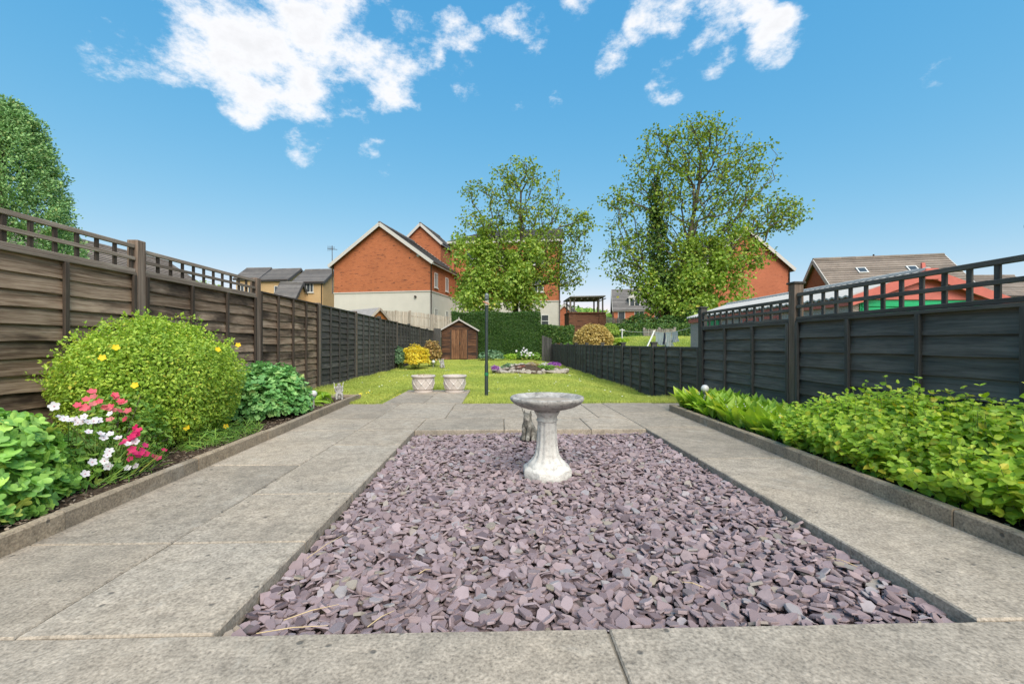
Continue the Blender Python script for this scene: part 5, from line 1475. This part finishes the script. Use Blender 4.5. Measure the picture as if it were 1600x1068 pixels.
MB().add([(gx0, gyf, -.3), (gx1, gyf, -.3), (gx1, gyf, ge - .04), (xm, gyf, gr - .07), (gx0, gyf, ge - .04), (gx0, gyb, -.3), (gx1, gyb, -.3), (gx1, gyb, ge - .04), (xm, gyb, gr - .07), (gx0, gyb, ge - .04)],
         [(0, 1, 2, 3, 4), (9, 8, 7, 6, 5), (0, 4, 9, 5), (1, 6, 7, 2)]).build('wall', M['pebble'], ga)
# corrugated roof sheets
for s in (-1, 1):
    nY = 168; ov = .07; m = MB(); vs = []
    for i in range(nY + 1):
        y = gyf - .12 + (gyb - gyf + .24) * i / nY
        w = .014 * math.cos(i * math.pi / 2 * 1.0)
        for k in (0, 1):
            x = (xm + s * ((gx1 - gx0) / 2 + ov)) if k == 0 else xm
            z = (ge - .09 + .03) if k == 0 else gr
            for dz in (0, .03): vs.append((x, y, z + w + dz))
    fs = []
    for i in range(nY):
        a, b = i * 4, i * 4 + 4
        fs += [(a, b, b + 2, a + 2), (a + 1, a + 3, b + 3, b + 1), (a, a + 1, b + 1, b)]
    fs += [(0, 2, 3, 1), (nY * 4, nY * 4 + 1, nY * 4 + 3, nY * 4 + 2)]
    m.add(vs, fs); m.build('roof_sheet', M['corr'], ga)
    MB().box((xm + s * ((gx1 - gx0) / 2 + .03) - .015, gyf - .05, ge - .20), (xm + s * ((gx1 - gx0) / 2 + .03) + .015, gyb + .05, ge - .095)).build('fascia_board', M['red_paint'], ga)
    m = MB(); e0 = (xm + s * ((gx1 - gx0) / 2 + .13), gyf - .15, ge - .14); m.bar(e0, (xm + s * .003, gyf - .15, gr - .03), .035, .15); m.build('bargeboard', M['red_paint'], ga)
MB().tube([(xm, gyf - .12, gr + .035), (xm, gyb + .12, gr + .035)], .05, 8).build('ridge_cap', M['corr'], ga, True, 40)
MB().box((xm - .12, gyf - .19, gr - .14), (xm + .12, gyf - .17, gr + .05)).build('apex_plate', M['red_paint'], ga, bevel=.01)
for i in range(4):
    z0 = ge - .10 + i * .155; z1 = z0 + .165; f_ = lambda z: max(.03, ((gx1 - gx0) / 2 + .02) * min(1, 1 - (z - ge + .1) / (gr - ge + .03)))
    MB().add([(xm - f_(z0), gyf - .05, z0), (xm + f_(z0), gyf - .05, z0), (xm + f_(z1), gyf - .035, z1), (xm - f_(z1), gyf - .035, z1), (xm - f_(z0), gyf - .01, z0), (xm + f_(z0), gyf - .01, z0), (xm + f_(z1), gyf - .01, z1), (xm - f_(z1), gyf - .01, z1)],
             [(0, 1, 2, 3), (0, 4, 5, 1), (3, 2, 6, 7), (1, 5, 6, 2), (0, 3, 7, 4)]).build('gable_board', M['red_paint'], ga)
dr = MB().box((gx0 + .14, gyf - .025, -.25), (gx1 - .24, gyf - .004, ge - .105)).build('garage_door', M['green_paint'], ga)
for i in range(24):
    z0 = -.24 + i * .078
    if z0 + .07 > ge - .11: break
    MB().box((gx0 + .16, gyf - .045, z0), (gx1 - .26, gyf - .0255, z0 + .066)).build('door_slat', M['green_paint'], dr, bevel=.012)
MB().box((gx0 - .02, gyb - .75, 0), (gx0 - .003, gyb - 1.75, 1.5)).build('side_door', M['green_paint'], ga)
for y in (9.0, 9.75):
    w = MB().box((gx0 - .03, y, .9), (gx0 - .003, y + .62, 1.46)).build('window', M['red_paint'], ga)
    MB().box((gx0 - .036, y + .06, .96), (gx0 - .0305, y + .56, 1.40)).build('pane', M['glass'], w)

# --- back fences, small sheds, pergola
def pickets(name, label, a, b, h, n, mat, w=.09, sag=0, group=None, pointed=False):
    a, b = Vector(a), Vector(b); d = b - a; Lh = Vector((d.x, d.y, 0)).length
    e = empty(name, a, label, 'fence', group); ang = math.atan2(d.y, d.x)
    me = MB(); me.box((-w / 2, -.012, -.3), (w / 2, .012, h - (.05 if pointed else 0)))
    if pointed: me.add([(-w / 2, -.012, h - .05), (w / 2, -.012, h - .05), (0, -.012, h), (-w / 2, .012, h - .05), (w / 2, .012, h - .05), (0, .012, h)], [(0, 1, 2), (5, 4, 3), (0, 2, 5, 3), (1, 4, 5, 2)])
    me = me.mesh('picket'); me.materials.append(mat)
    for i in range(n):
        q = a.lerp(b, (i + .5) / n); link('picket', me, None, e, q + Vector((0, 0, random.uniform(-.025, .025))), (0, random.gauss(0, .012), ang))
    nrm = Vector((-math.sin(ang), math.cos(ang), 0))
    for z in (.25, h - .28):
        m = MB(); m.bar(a + nrm * .03 + Vector((0, 0, z)), b + nrm * .03 + Vector((0, 0, z)), .03, .08); m.build('rail', mat, e)
    k = max(2, int(Lh / 2.4))
    for i in range(k + 1):
        q = a.lerp(b, i / k) + nrm * .085; MB().box((q.x - .05, q.y - .05, q.z - .3), (q.x + .05, q.y + .05, q.z + h + .06)).build('post', mat, e)
    return e
p0, p1 = pt(596, 513, 27.0), pt(640, 514, 27.6); h0 = 1.12
pickets('pale_picket_fence', 'pale weathered picket fence stretch behind the orange shed', p0, p1, h0, 24, M['pale_wood'], .065)
pickets('pale_picket_fence', 'pale weathered picket fence stretch sloping down behind the brown shed', pt(641, 514, 27.4), pt(712, 523, 28.2), h0, 38, M['pale_wood'], .06)
pickets('grey_board_fence', 'grey board fence below the distant dormer house', pt(946, 513, 36), pt(986, 518, 38), 1.0, 22, M['grey_wood'], .09)
pickets('grey_picket_fence', 'small grey pointed picket fence behind the washing line', pt(1006, 534, 20.5), pt(1054, 534, 20.0), .63, 17, M['grey_wood'], .065, pointed=True)
# orange wooden shed beyond the left fence
q = pt(577, 537, 19.5)
os_ = empty('orange_shed', (q.x, q.y, .4), 'small orange timber shed with grey felt roof beyond the left fence', 'shed', None, R(48))
W2, L2, E2, R2 = .92, 2.5, 1.62, 2.06
MB().add([(0, 0, -.6), (W2, 0, -.6), (W2, 0, E2), (W2 / 2, 0, R2), (0, 0, E2), (0, L2, -.6), (W2, L2, -.6), (W2, L2, E2), (W2 / 2, L2, R2), (0, L2, E2)], [(0, 1, 2, 3, 4), (9, 8, 7, 6, 5), (0, 4, 9, 5), (1, 6, 7, 2)]).build('wall', M['orange_wood'], os_, local=True)
for s in (-1, 1):
    m = MB(); xe = W2 / 2 + s * (W2 / 2 + .14); ze = E2 - .13
    vs = [(xe, -.12, ze), (W2 / 2, -.12, R2 + .01), (W2 / 2, L2 + .12, R2 + .01), (xe, L2 + .12, ze)]
    m.add(vs + [(a, b, c + .05) for a, b, c in vs], [(0, 1, 2, 3), (7, 6, 5, 4), (0, 4, 5, 1), (1, 5, 6, 2), (2, 6, 7, 3), (3, 7, 4, 0)]).build('roof', M['felt'], os_, local=True)
    m = MB(); m.bar((xe, -.14, ze), (W2 / 2 + s * .003, -.14, R2 + .01), .03, .10); m.build('bargeboard', M['pale_wood'], os_, local=True)

# pergola on a brick terrace
q = pt(916, 537, 32); gz = 1.0
pg = empty('pergola', (q.x, q.y, gz), 'dark timber pergola standing on a brown brick terrace wall', 'pergola')
x0, x1, yy = pt(889, 537, 32).x, pt(946, 537, 32).x, q.y
wl = MB().box((x0, yy, gz - .6), (x1, yy + 2.2, 3.12)).build('terrace_wall', M['brick_brown'], pg)
for a in (x0 + .12, x1 - .33, ): MB().box((a - .15, yy - .12, gz - .6), (a + .36, yy - .003, 3.05)).build('pier', M['brick_brown'], wl)
MB().box((x0 - .05, yy - .14, 3.121), (x1 + .05, yy + 2.25, 3.2)).build('coping', M['brick_brown'], wl)
for x in (x0 + .12, x0 + .42, x1 - .45, x1 - .15):
    for y in (yy + .2, yy + 1.8):
        MB().box((x - .05, y - .05, 3.2), (x + .05, y + .05, 4.3 if y < yy + 1 else 4.24)).build('post', M['grey_wood'], pg)
m = MB(); m.add([(x0 + .1, yy - .1, 4.30), (x1 + .0, yy - .1, 4.36), (x1 - .1, yy + 2.6, 4.24), (x0 - .05, yy + 2.6, 4.2), (x0 + .1, yy - .1, 4.38), (x1 + .0, yy - .1, 4.44), (x1 - .1, yy + 2.6, 4.32), (x0 - .05, yy + 2.6, 4.28)],
           [(0, 3, 2, 1), (4, 5, 6, 7), (0, 1, 5, 4), (1, 2, 6, 5), (2, 3, 7, 6), (3, 0, 4, 7)]); m.build('roof', M['felt'], pg)
for i in range(7):
    f_ = i / 6; MB().box((x0 + (x1 - x0) * f_ - .03, yy - .16, 4.14 + .05 * f_), (x0 + (x1 - x0) * f_ + .03, yy + 2.1, 4.195 + .05 * f_)).build('rafter', M['grey_wood'], pg)

# ---------------------------------------------------------------- next door's garden on the right
def nb(x, d):
    q = pt(x, 537, d); return q, float(terrain_z(q.x, q.y))
def nbush(name, x, d, w, ztop, label, tpl, n, size, mat, zc=None, seed=1.0, **k):
    q, g = nb(x, d); h = ztop - g
    return mound(name, (q.x, q.y, g + h * .47), (w / 2, w / 2.2, h * .53), label, tpl, n, size, mat, ground=g, seed=seed, cat='shrub', **k)
nbush('variegated_bush', 927, 18.5, 1.8, 1.70, 'large rounded cream and gold bush beyond the low fence', DIAMOND, 7000, .10, M['leaf_gold'], seed=2, rough=.1, flat=-.6)
nbush('lime_bush', 971, 18.5, .95, 1.08, 'small lime green dome bush right of the gold bush', DIAMOND, 2600, .07, M['leaf_balm'], seed=1)
nbush('upright_shrub', 955, 22.5, .9, 1.95, 'bright green upright shrub behind the gold bush', DIAMOND, 2400, .10, M['leaf_tree2'], seed=3)
nbush('red_shrub', 872, 25.2, .85, .92, 'small coral red shrub peeping over the far low fence', DIAMOND, 700, .07, M['leaf_red'], seed=3)
nbush('green_filler_shrub', 889, 23.0, .8, 1.0, 'dull green shrub between the coral shrub and gold bush', DIAMOND, 800, .08, M['leaf_mid'], seed=5)
nbush('low_green_shrub', 997, 21, 1.1, 1.25, 'low green shrub left of the washing', DIAMOND, 1500, .09, M['leaf_mid'], seed=6)
hedge('dark_hedge', gp(960, 25.0), gp(1105, 25.5), 1.3, .5, 1.95, 'dark shrub hedge under the right tree behind the washing line', M['leaf_dark'], 12000, .14)
for i, (x, d, w, zt) in enumerate(((1000, 27.5, 2.6, 2.75), (1045, 27, 2.2, 2.6), (1085, 26.5, 2.4, 3.0))):
    nbush('dark_shrub', x, d, w, zt, ['leftmost dark evergreen shrub below the right tree', 'middle dark evergreen shrub below the right tree', 'rightmost dark evergreen shrub below the right tree'][i], DIAMOND, 3000, .17, M['leaf_dark'], seed=i + 1., rough=.2, group='dark shrubs under the right tree')
# neighbour's lawn
q0 = 3.3
X = np.linspace(3.2, 9.5, 40); Y = np.linspace(13.5, 24.5, 60)
GX, GY = np.meshgrid(X, Y); Z = terrain_z(GX, GY) + .03
idx = np.arange(GX.size).reshape(GX.shape)
F = np.stack([idx[:-1, :-1], idx[:-1, 1:], idx[1:, 1:], idx[1:, :-1]], -1).reshape(-1, 4)
tag(link('neighbour_lawn', np_mesh('neighbour_lawn', np.stack([GX, GY, Z], -1).reshape(-1, 3), F, True), M['turf']), kind='structure')
n = 40000
X, Y = RNG.uniform(3.3, 9.4, n), RNG.uniform(13.6, 24.4, n); Z = terrain_z(X, Y) + .025
a = RNG.uniform(0, 6.28, n); h = RNG.uniform(.03, .06, n)
V = np.stack([np.stack([X - .012 * np.cos(a), Y - .012 * np.sin(a), Z], -1), np.stack([X + .012 * np.cos(a), Y + .012 * np.sin(a), Z], -1), np.stack([X + RNG.normal(0, .015, n), Y + RNG.normal(0, .015, n), Z + h], -1)], 1).reshape(-1, 3)
tag(link('neighbour_grass', np_mesh('neighbour_grass', V, np.arange(len(V)).reshape(-1, 3)), M['grass']), 'mown grass of the next garden behind the washing', 'grass', kind='stuff')

# washing line with laundry
M['cloth'] = None
t = NT('white_laundry', .9, .1); c = t.hsv((.74, .72, .69), v=t.rng(t.noise(6, 4), .9, 1.08)); t.col(c); t.translucent(c, .3); M['cloth'] = t.m
t = NT('grey_laundry', .9, .1); c = t.hsv((.52, .53, .54), v=t.rng(t.noise(6, 4), .88, 1.1)); t.col(c); t.translucent(c, .25); M['cloth_grey'] = t.m
t = NT('navy_laundry', .9, .1); M['cloth_navy'] = t.col((.05, .06, .09))
la, lb_ = pt(972, 516, 19.5), pt(1098, 503, 12.9)
lm = pt(1022, 518, 16.2)
lpost = empty('line_post', (la.x, la.y, float(terrain_z(la.x, la.y))), 'slim white clothes line post beyond the low fence', 'post')
g = float(terrain_z(la.x, la.y))
MB().tube([(la.x, la.y, g - .1), (la.x, la.y, la.z + .08)], .03, 10).build('pole', M['upvc'], lpost, True, 40)
MB().bar((la.x - .12, la.y, la.z + .02), (la.x + .12, la.y, la.z + .02), .03, .03).build('crossbar', M['upvc'], lpost)
def lpt(f):     # the line sags between post, prop and garage
    if f < .45: k = f / .45; p = la.lerp(lm, k); p.z -= .18 * k * (1 - k); return p
    k = (f - .45) / .55; p = lm.lerp(lb_, k); p.z -= .55 * k * (1 - k); return p
wl_ = MB().tube([lpt(i / 40) for i in range(41)], .009, 5); tag(wl_.build('clothes_line', M['rope'], None, True), 'pale clothes line strung from a post to the garage corner', 'rope')
pb = pt(1008, 549, 15.6); pr_ = empty('line_prop', (pb.x, pb.y, float(terrain_z(pb.x, pb.y))), 'leaning white prop pole holding up the clothes line', 'prop')
gz_ = float(terrain_z(pb.x, pb.y)); dvec = (lm - pb); foot = pb + dvec * ((gz_ - pb.z) / dvec.z)
MB().tube([foot, lm + dvec.normalized() * .05], .03, 8).build('pole', M['upvc'], pr_, True, 40)
MB().bar(lm + Vector((-.05, 0, .02)), lm + Vector((.05, 0, .06)), .03, .03).build('notch', M['rope'], pr_)
def laundry(f0, f1, L, mat, label, nm, taper=0.0):
    nx_, nz_ = 22, 12; vs = []
    for side in (0,):
        for j in range(nz_ + 1):
            for i in range(nx_ + 1):
                p = lpt(f0 + (f1 - f0) * i / nx_); k = j / nz_
                w = .05 * k * math.sin(i * .9 + nm.__len__()) + .03 * math.sin(i * 2.1 + j * .4) * k
                vs.append((p.x + w + (side - .5) * .02 + taper * (i / nx_ - .5) * k, p.y + .03 * math.sin(i * 1.3) * k + (side - .5) * .012, p.z + .006 - L * k * (1 + .04 * math.sin(i * 1.7))))
    n1 = nx_ + 1; o_ = n1 * (nz_ + 1); fs = []
    for j in range(nz_):
        for i in range(nx_):
            a = j * n1 + i; fs += [(a, a + 1, a + n1 + 1, a + n1)]
    m = MB().add(vs, fs); return tag(m.build(nm, mat, None, True), label, 'laundry', 'washing on the line')
laundry(.47, .58, .52, M['cloth'], 'widest white sheet hanging next to the prop', 'hanging_sheet')
laundry(.588, .602, .42, M['cloth_navy'], 'narrow navy garment hanging between the white sheet and shirt', 'hanging_garment')
laundry(.61, .67, .50, M['cloth'], 'white shirt hanging right of the navy garment', 'hanging_shirt', .1)
laundry(.68, .75, .36, M['cloth_grey'], 'short grey towel hanging nearest the garage', 'hanging_towel')

# ---------------------------------------------------------------- far wooded hill
n = 60
xs, ysq = np.linspace(-400, 500, n), np.linspace(180, 700, 24)
GX, GY = np.meshgrid(xs, ysq)
Z = 1 + 26 * np.exp(-((GX - 30) / 170) ** 2 - ((GY - 420) / 150) ** 2) + 5 * np.sin(GX * .031) * np.exp(-((GY - 420) / 160) ** 2)
idx = np.arange(GX.size).reshape(GX.shape)
F = np.stack([idx[:-1, :-1], idx[:-1, 1:], idx[1:, 1:], idx[1:, :-1]], -1).reshape(-1, 4)
tag(link('hill', np_mesh('hill', np.stack([GX, GY, Z], -1).reshape(-1, 3), F, True), M['terrain']), kind='structure')
n = 9000
X, Y = RNG.uniform(-120, 220, n), RNG.uniform(260, 430, n)
Z = 1 + 26 * np.exp(-((X - 30) / 170) ** 2 - ((Y - 420) / 150) ** 2) + 5 * np.sin(X * .031) * np.exp(-((Y - 420) / 160) ** 2) + RNG.uniform(0, 5, n)
P = np.stack([X, Y, Z], -1)
V, F = scatter(DIAMOND, P, frames(RNG.normal(size=P.shape) + np.array((0, -1, 1)), RNG.normal(size=P.shape)), RNG.uniform(2, 5, n))
tag(link('distant_wood', np_mesh('distant_wood', V, F), M['leaf_mid']), 'far green wooded hillside behind the pergola', 'wood', kind='stuff')

# ---------------------------------------------------------------- trees
def in_blobs(n, blobs):
    """points spread through a crown made of ellipsoids (centre, radii, weight)"""
    w = np.array([b[2] for b in blobs], float); w /= w.sum(); out = []
    for b, k in zip(blobs, (w * n).astype(int)):
        u = unit(RNG.normal(size=(k, 3))) * (RNG.random((k, 1)) ** (1 / 2.6)); out.append(np.array(b[0]) + u * np.array(b[1]))
    return np.concatenate(out)
def grow(trunk, tips, bf=.42, up=.22):
    """branches: each tip joins the growing tree where the way is short and the detour to the root small"""
    nodes = [np.array(p, float) for p in trunk]; par = [-1] + list(range(len(trunk) - 1))
    plen = [0.0]
    for i in range(1, len(trunk)): plen.append(plen[-1] + np.linalg.norm(nodes[i] - nodes[i - 1]))
    cap_ = len(tips) * 6 + len(trunk) + 5
    N = np.zeros((cap_, 3)); PL = np.zeros(cap_); PA = -np.ones(cap_, int); k = len(nodes)
    N[:k], PL[:k], PA[:k] = nodes, plen, par
    start = max(1, int(len(trunk) * .35))
    tips = tips[np.argsort(np.linalg.norm(tips - nodes[len(nodes) // 2], axis=1))]
    ends = []
    for t_ in tips:
        d = np.linalg.norm(N[:k] - t_, axis=1)
        below = np.clip(N[:k, 2] - t_[2], 0, None)
        cost = d + bf * PL[:k] + .9 * below; cost[:start] += 50
        j = int(np.argmin(cost)); L = d[j]
        s = max(1, min(5, int(L / .55)))
        p0 = N[j]; dirn = (N[j] - N[PA[j]]) if PA[j] >= 0 else np.array((0, 0, 1.)); dirn = dirn / (np.linalg.norm(dirn) + 1e-6)
        c1 = p0 + (dirn * .6 + np.array((0, 0, up))) * L * .45
        prev = j
        for q in range(1, s + 1):
            f_ = q / s; p = (1 - f_) ** 2 * p0 + 2 * f_ * (1 - f_) * c1 + f_ ** 2 * t_
            if q < s: p = p + RNG.normal(0, .05 * min(1, L), 3)
            N[k], PA[k], PL[k] = p, prev, PL[prev] + np.linalg.norm(p - N[prev]); prev = k; k += 1
        ends.append(prev)
    return N[:k], PA[:k], np.array(ends)
def tubes(N, PA, rad, sides=5):
    idx = np.where(PA >= 0)[0]; a, b = N[PA[idx]], N[idx]; ra, rb = np.minimum(rad[PA[idx]], rad[idx] * 1.6), rad[idx]
    d = unit(b - a); ref = np.where(np.abs(d[:, 2:3]) > .9, np.array([[1., 0, 0]]), np.array([[0, 0, 1.]]))
    x = unit(np.cross(d, ref)); y = np.cross(d, x)
    an = np.arange(sides) * 2 * np.pi / sides
    ring = x[:, None] * np.cos(an)[None, :, None] + y[:, None] * np.sin(an)[None, :, None]
    V = np.concatenate([a[:, None] + ring * ra[:, None, None] - d[:, None] * ra[:, None, None] * .2, b[:, None] + ring * rb[:, None, None]], 1)
    k = np.arange(sides); k2 = (k + 1) % sides
    f = np.stack([k, k2, k2 + sides, k + sides], -1)
    F = f[None] + (np.arange(len(idx)) * 2 * sides)[:, None, None]
    return V.reshape(-1, 3), F.reshape(-1, 4)
def tree(name, label, base, trunk, tips, r_tip, leaf, leaf_n, mat, r_exp=2.35, clump=.32, extra=None, cat='tree', bf=.42):
    e = empty(name, base, label, cat); b = np.array(base)
    N, PA, ends = grow(trunk, tips, bf)
    r = np.zeros(len(N)); r[ends] = r_tip ** r_exp
    for i in range(len(N) - 1, 0, -1):
        if r[i] == 0: r[i] = r_tip ** r_exp
        r[PA[i]] += r[i]
    r = r ** (1 / r_exp)
    V, F = tubes(N, PA, r)
    big_ = np.arange(len(N))
    o = link('trunk', np_mesh('trunk', V - b, F, True), M['bark']); o.parent = e
    c = np.repeat(N[ends], leaf_n, 0)
    P = c + RNG.normal(0, clump, c.shape) * np.array((1, 1, .75))
    U = unit(P - c + 1e-6)
    Rm = frames(U * .5 + RNG.normal(0, .6, P.shape) + np.array((0, 0, .45)), U + RNG.normal(0, .4, P.shape) - np.array((0, 0, .35)))
    o = link('crown', np_mesh('crown', *scatter(leaf[0], P - b, Rm, leaf[1] * RNG.uniform(.6, 1.3, len(P)))), mat); o.parent = e
    if extra: extra(e, b)
    return e
def leaf_mass(e, b, blobs, n, size, mat, name, tpl=DIAMOND, lo=.3):
    out = []
    for c, rad, k in blobs:
        P, U, _ = blob_points(int(n * k), c, rad, lo, .25, -1.1, 3.5, c[0]); out.append((P, U))
    P, U = np.concatenate([o[0] for o in out]), np.concatenate([o[1] for o in out])
    o = link(name, np_mesh(name, *scatter(tpl, P - b, leaf_frames(U, .6, .6, .4), size * RNG.uniform(.6, 1.3, len(P)))), mat); o.parent = e
def sprays(blobs, n):
    """break broad masses up into hanging sprays of different size"""
    w = np.array([b[2] for b in blobs]); w = w / w.sum(); out = []
    for c, rad, k in [blobs[i] for i in RNG.choice(len(blobs), n, p=w)]:
        u = unit(RNG.normal(size=(1, 3)))[0] * RNG.uniform(.35, 1.05)
        s = RNG.uniform(.28, .62)
        out.append((np.array(c) + u * np.array(rad), np.array((1.0, 1.0, RNG.uniform(.7, 1.3))) * s * 1.5, 1.0 / n))
    return out
WIDE = (DIAMOND[0] * np.array((1.35, 1, 1)), DIAMOND[1])
# left of the two: in front of the apartment block
def T(x, y, d): return np.array(pt(x, y, d))
d1 = 31.0; s1 = d1 / FPX
tb = T(806, 537, d1); tb[2] = float(terrain_z(tb[0], tb[1])) - .1
trunk = [tb, tb + np.array((.05, 0, 1.4)), tb + np.array((-.05, .1, 2.8)), T(808, 440, d1), T(812, 405, d1), T(815, 370, d1), T(813, 335, d1), T(814, 300, d1)]
bl = [(T(815, 300, d1), np.array((62, 55, 52)) * s1, 2.0), (T(760, 350, d1), np.array((52, 50, 62)) * s1, 2.2), (T(868, 365, d1), np.array((62, 50, 62)) * s1, 2.4), (T(815, 375, d1), np.array((80, 60, 60)) * s1, 2.6),
      (T(770, 430, d1), np.array((60, 55, 42)) * s1, 2.8), (T(840, 430, d1), np.array((52, 55, 42)) * s1, 2.6), (T(892, 430, d1), np.array((30, 40, 30)) * s1, .7), (T(740, 455, d1), np.array((32, 40, 28)) * s1, 1.2), (T(905, 350, d1), np.array((26, 35, 22)) * s1, .6),
      (T(815, 272, d1), np.array((30, 30, 26)) * s1, .7), (T(735, 295, d1), np.array((18, 25, 16)) * s1, .3)]
tips = in_blobs(900, bl)
low1 = [(T(748, 400, d1 - 1.2), np.array((36, 36, 40)) * s1, .2), (T(768, 448, d1 - 1.5), np.array((48, 40, 34)) * s1, .3), (T(822, 450, d1 - 1.5), np.array((44, 40, 34)) * s1, .25), (T(822, 400, d1 - 1), np.array((46, 40, 32)) * s1, .2), (T(740, 475, d1 - 2), np.array((34, 30, 16)) * s1, .1)]
tree('broadleaf_tree', 'airy spreading tree in front of the brick apartment block', tb, trunk, tips, .013, (WIDE, .195), 13, M['leaf_tree'], clump=.185, extra=lambda e, b: leaf_mass(e, b, sprays(low1, 90), 14000, .21, M['leaf_tree2'], 'lower_crown', WIDE))
# right of the two: larger, ivy on its left stem
d2 = 29.0; s2 = d2 / FPX
tb = T(1062, 537, d2); tb[2] = float(terrain_z(tb[0], tb[1])) - .1
trunk = [tb, tb + np.array((0, 0, 1.5)), T(1066, 455, d2), T(1070, 415, d2), T(1076, 375, d2), T(1085, 330, d2), T(1093, 285, d2), T(1095, 240, d2)]
bl = [(T(1095, 230, d2), np.array((70, 60, 48)) * s2, 2.2), (T(1030, 265, d2), np.array((58, 55, 62)) * s2, 2.3), (T(1150, 270, d2), np.array((60, 55, 55)) * s2, 2.2), (T(1000, 350, d2), np.array((52, 50, 62)) * s2, 2.0), (T(1085, 320, d2), np.array((90, 65, 60)) * s2, 2.8),
      (T(1180, 335, d2), np.array((66, 50, 36)) * s2, 1.8), (T(1225, 335, d2), np.array((34, 40, 26)) * s2, .7), (T(975, 405, d2), np.array((34, 40, 40)) * s2, 1.0), (T(1095, 200, d2), np.array((28, 30, 18)) * s2, .5), (T(1060, 400, d2), np.array((80, 60, 50)) * s2, 2.4), (T(1140, 400, d2), np.array((60, 55, 45)) * s2, 2.0),
      (T(965, 310, d2), np.array((22, 30, 24)) * s2, .4), (T(1000, 440, d2), np.array((45, 40, 30)) * s2, 1.0)]
tips = in_blobs(1150, bl)
low2 = [(T(1055, 455, d2 - 1), np.array((62, 50, 46)) * s2, .26), (T(1120, 440, d2 - 1), np.array((58, 50, 44)) * s2, .24), (T(1075, 395, d2 - .6), np.array((56, 46, 40)) * s2, .18), (T(1140, 390, d2 - .6), np.array((46, 40, 36)) * s2, .12), (T(1090, 485, d2 - 1), np.array((70, 50, 30)) * s2, .2)]
ivy = [(T(1028, 390, d2 - .3), np.array((15, 15, 60)) * s2, .5), (T(1024, 315, d2 - .3), np.array((9, 9, 40)) * s2, .25), (T(1030, 450, d2 - .5), np.array((22, 20, 45)) * s2, .5)]
def ex2(e, b):
    leaf_mass(e, b, sprays(low2, 80), 12000, .21, M['leaf_tree2'], 'lower_crown', WIDE)
    leaf_mass(e, b, ivy, 3600, .17, M['leaf_dark'], 'ivy', WIDE, .5)
    MB().tube([T(1048, 537, d2), T(1036, 450, d2), T(1029, 380, d2), T(1024, 300, d2), T(1030, 255, d2)], [.3, .24, .18, .12, .05], 8).build('second_stem', M['bark'], e, True)
tree('broadleaf_tree', 'tall wide tree with ivy clad stem beyond the garage', tb, trunk, tips, .013, (WIDE, .195), 13, M['leaf_tree'], clump=.185, extra=ex2)

# evergreen standing behind the left fence
c0 = pt(2, 537, 8.8); gz = float(terrain_z(c0.x, c0.y))
cn = empty('evergreen_tree', (c0.x, c0.y, gz), 'dense rounded evergreen tree rising behind the left fence', 'tree')
MB().tube([(c0.x, c0.y, gz - .2), (c0.x, c0.y, 3), (c0.x, c0.y, 5.2)], [.16, .11, .03], 8).build('trunk', M['bark'], cn, True)
n = 3400
f_ = RNG.random(n) ** .75; zz = gz + .3 + (5.6 - gz - .3) * f_
prof = np.interp(f_, [0, .15, .4, .62, .8, .92, 1], [1.08, 1.14, 1.08, .88, .64, .42, .1])
a = RNG.uniform(0, 2 * np.pi, n)
rr = prof * (.70 + .34 * RNG.random(n) ** .7) * (1 + .10 * np.sin(a * 5 + zz * 2.2) + .05 * np.sin(a * 9 - zz * 3))
C = np.stack([c0.x + rr * np.cos(a), c0.y + rr * np.sin(a), zz], -1)
ax = unit(np.stack([np.cos(a) * .75, np.sin(a) * .75, np.full(n, 1.1)], -1) + RNG.normal(0, .25, (n, 3)))
m_ = 26; q = RNG.random((n, m_, 1))
P = (C[:, None] + ax[:, None] * q * .32 + RNG.normal(0, .035, (n, m_, 3))).reshape(-1, 3)
AX = np.repeat(ax, m_, 0)
foliage(cn, DIAMOND, P, frames(RNG.normal(size=P.shape) + np.array((0, -.3, .5)), AX + RNG.normal(0, .5, P.shape)), .055 * RNG.uniform(.6, 1.3, len(P)), M['leaf_con'], 'crown', False)
# small trees between the buff houses and behind the trellis
for i, (x, d, w, zt) in enumerate(((325, 24, 2.6, 4.15), (262, 22, 1.4, 3.7))):
    q = pt(x, 537, d); g = float(terrain_z(q.x, q.y))
    mound('garden_tree', (q.x, q.y, (g + zt) / 2 + .6), (w / 2, w / 2, (zt - g) / 2 - .5), ['pale green treetop showing through the trellis beyond the left fence', 'smaller treetop beside the terrace seen through the left trellis'][i], DIAMOND, 2600, .16, [M['leaf_tree2'], M['leaf_bronze']][i], ground=g, nstem=14, cat='tree', rough=.25, flat=-1, seed=i + 2.)
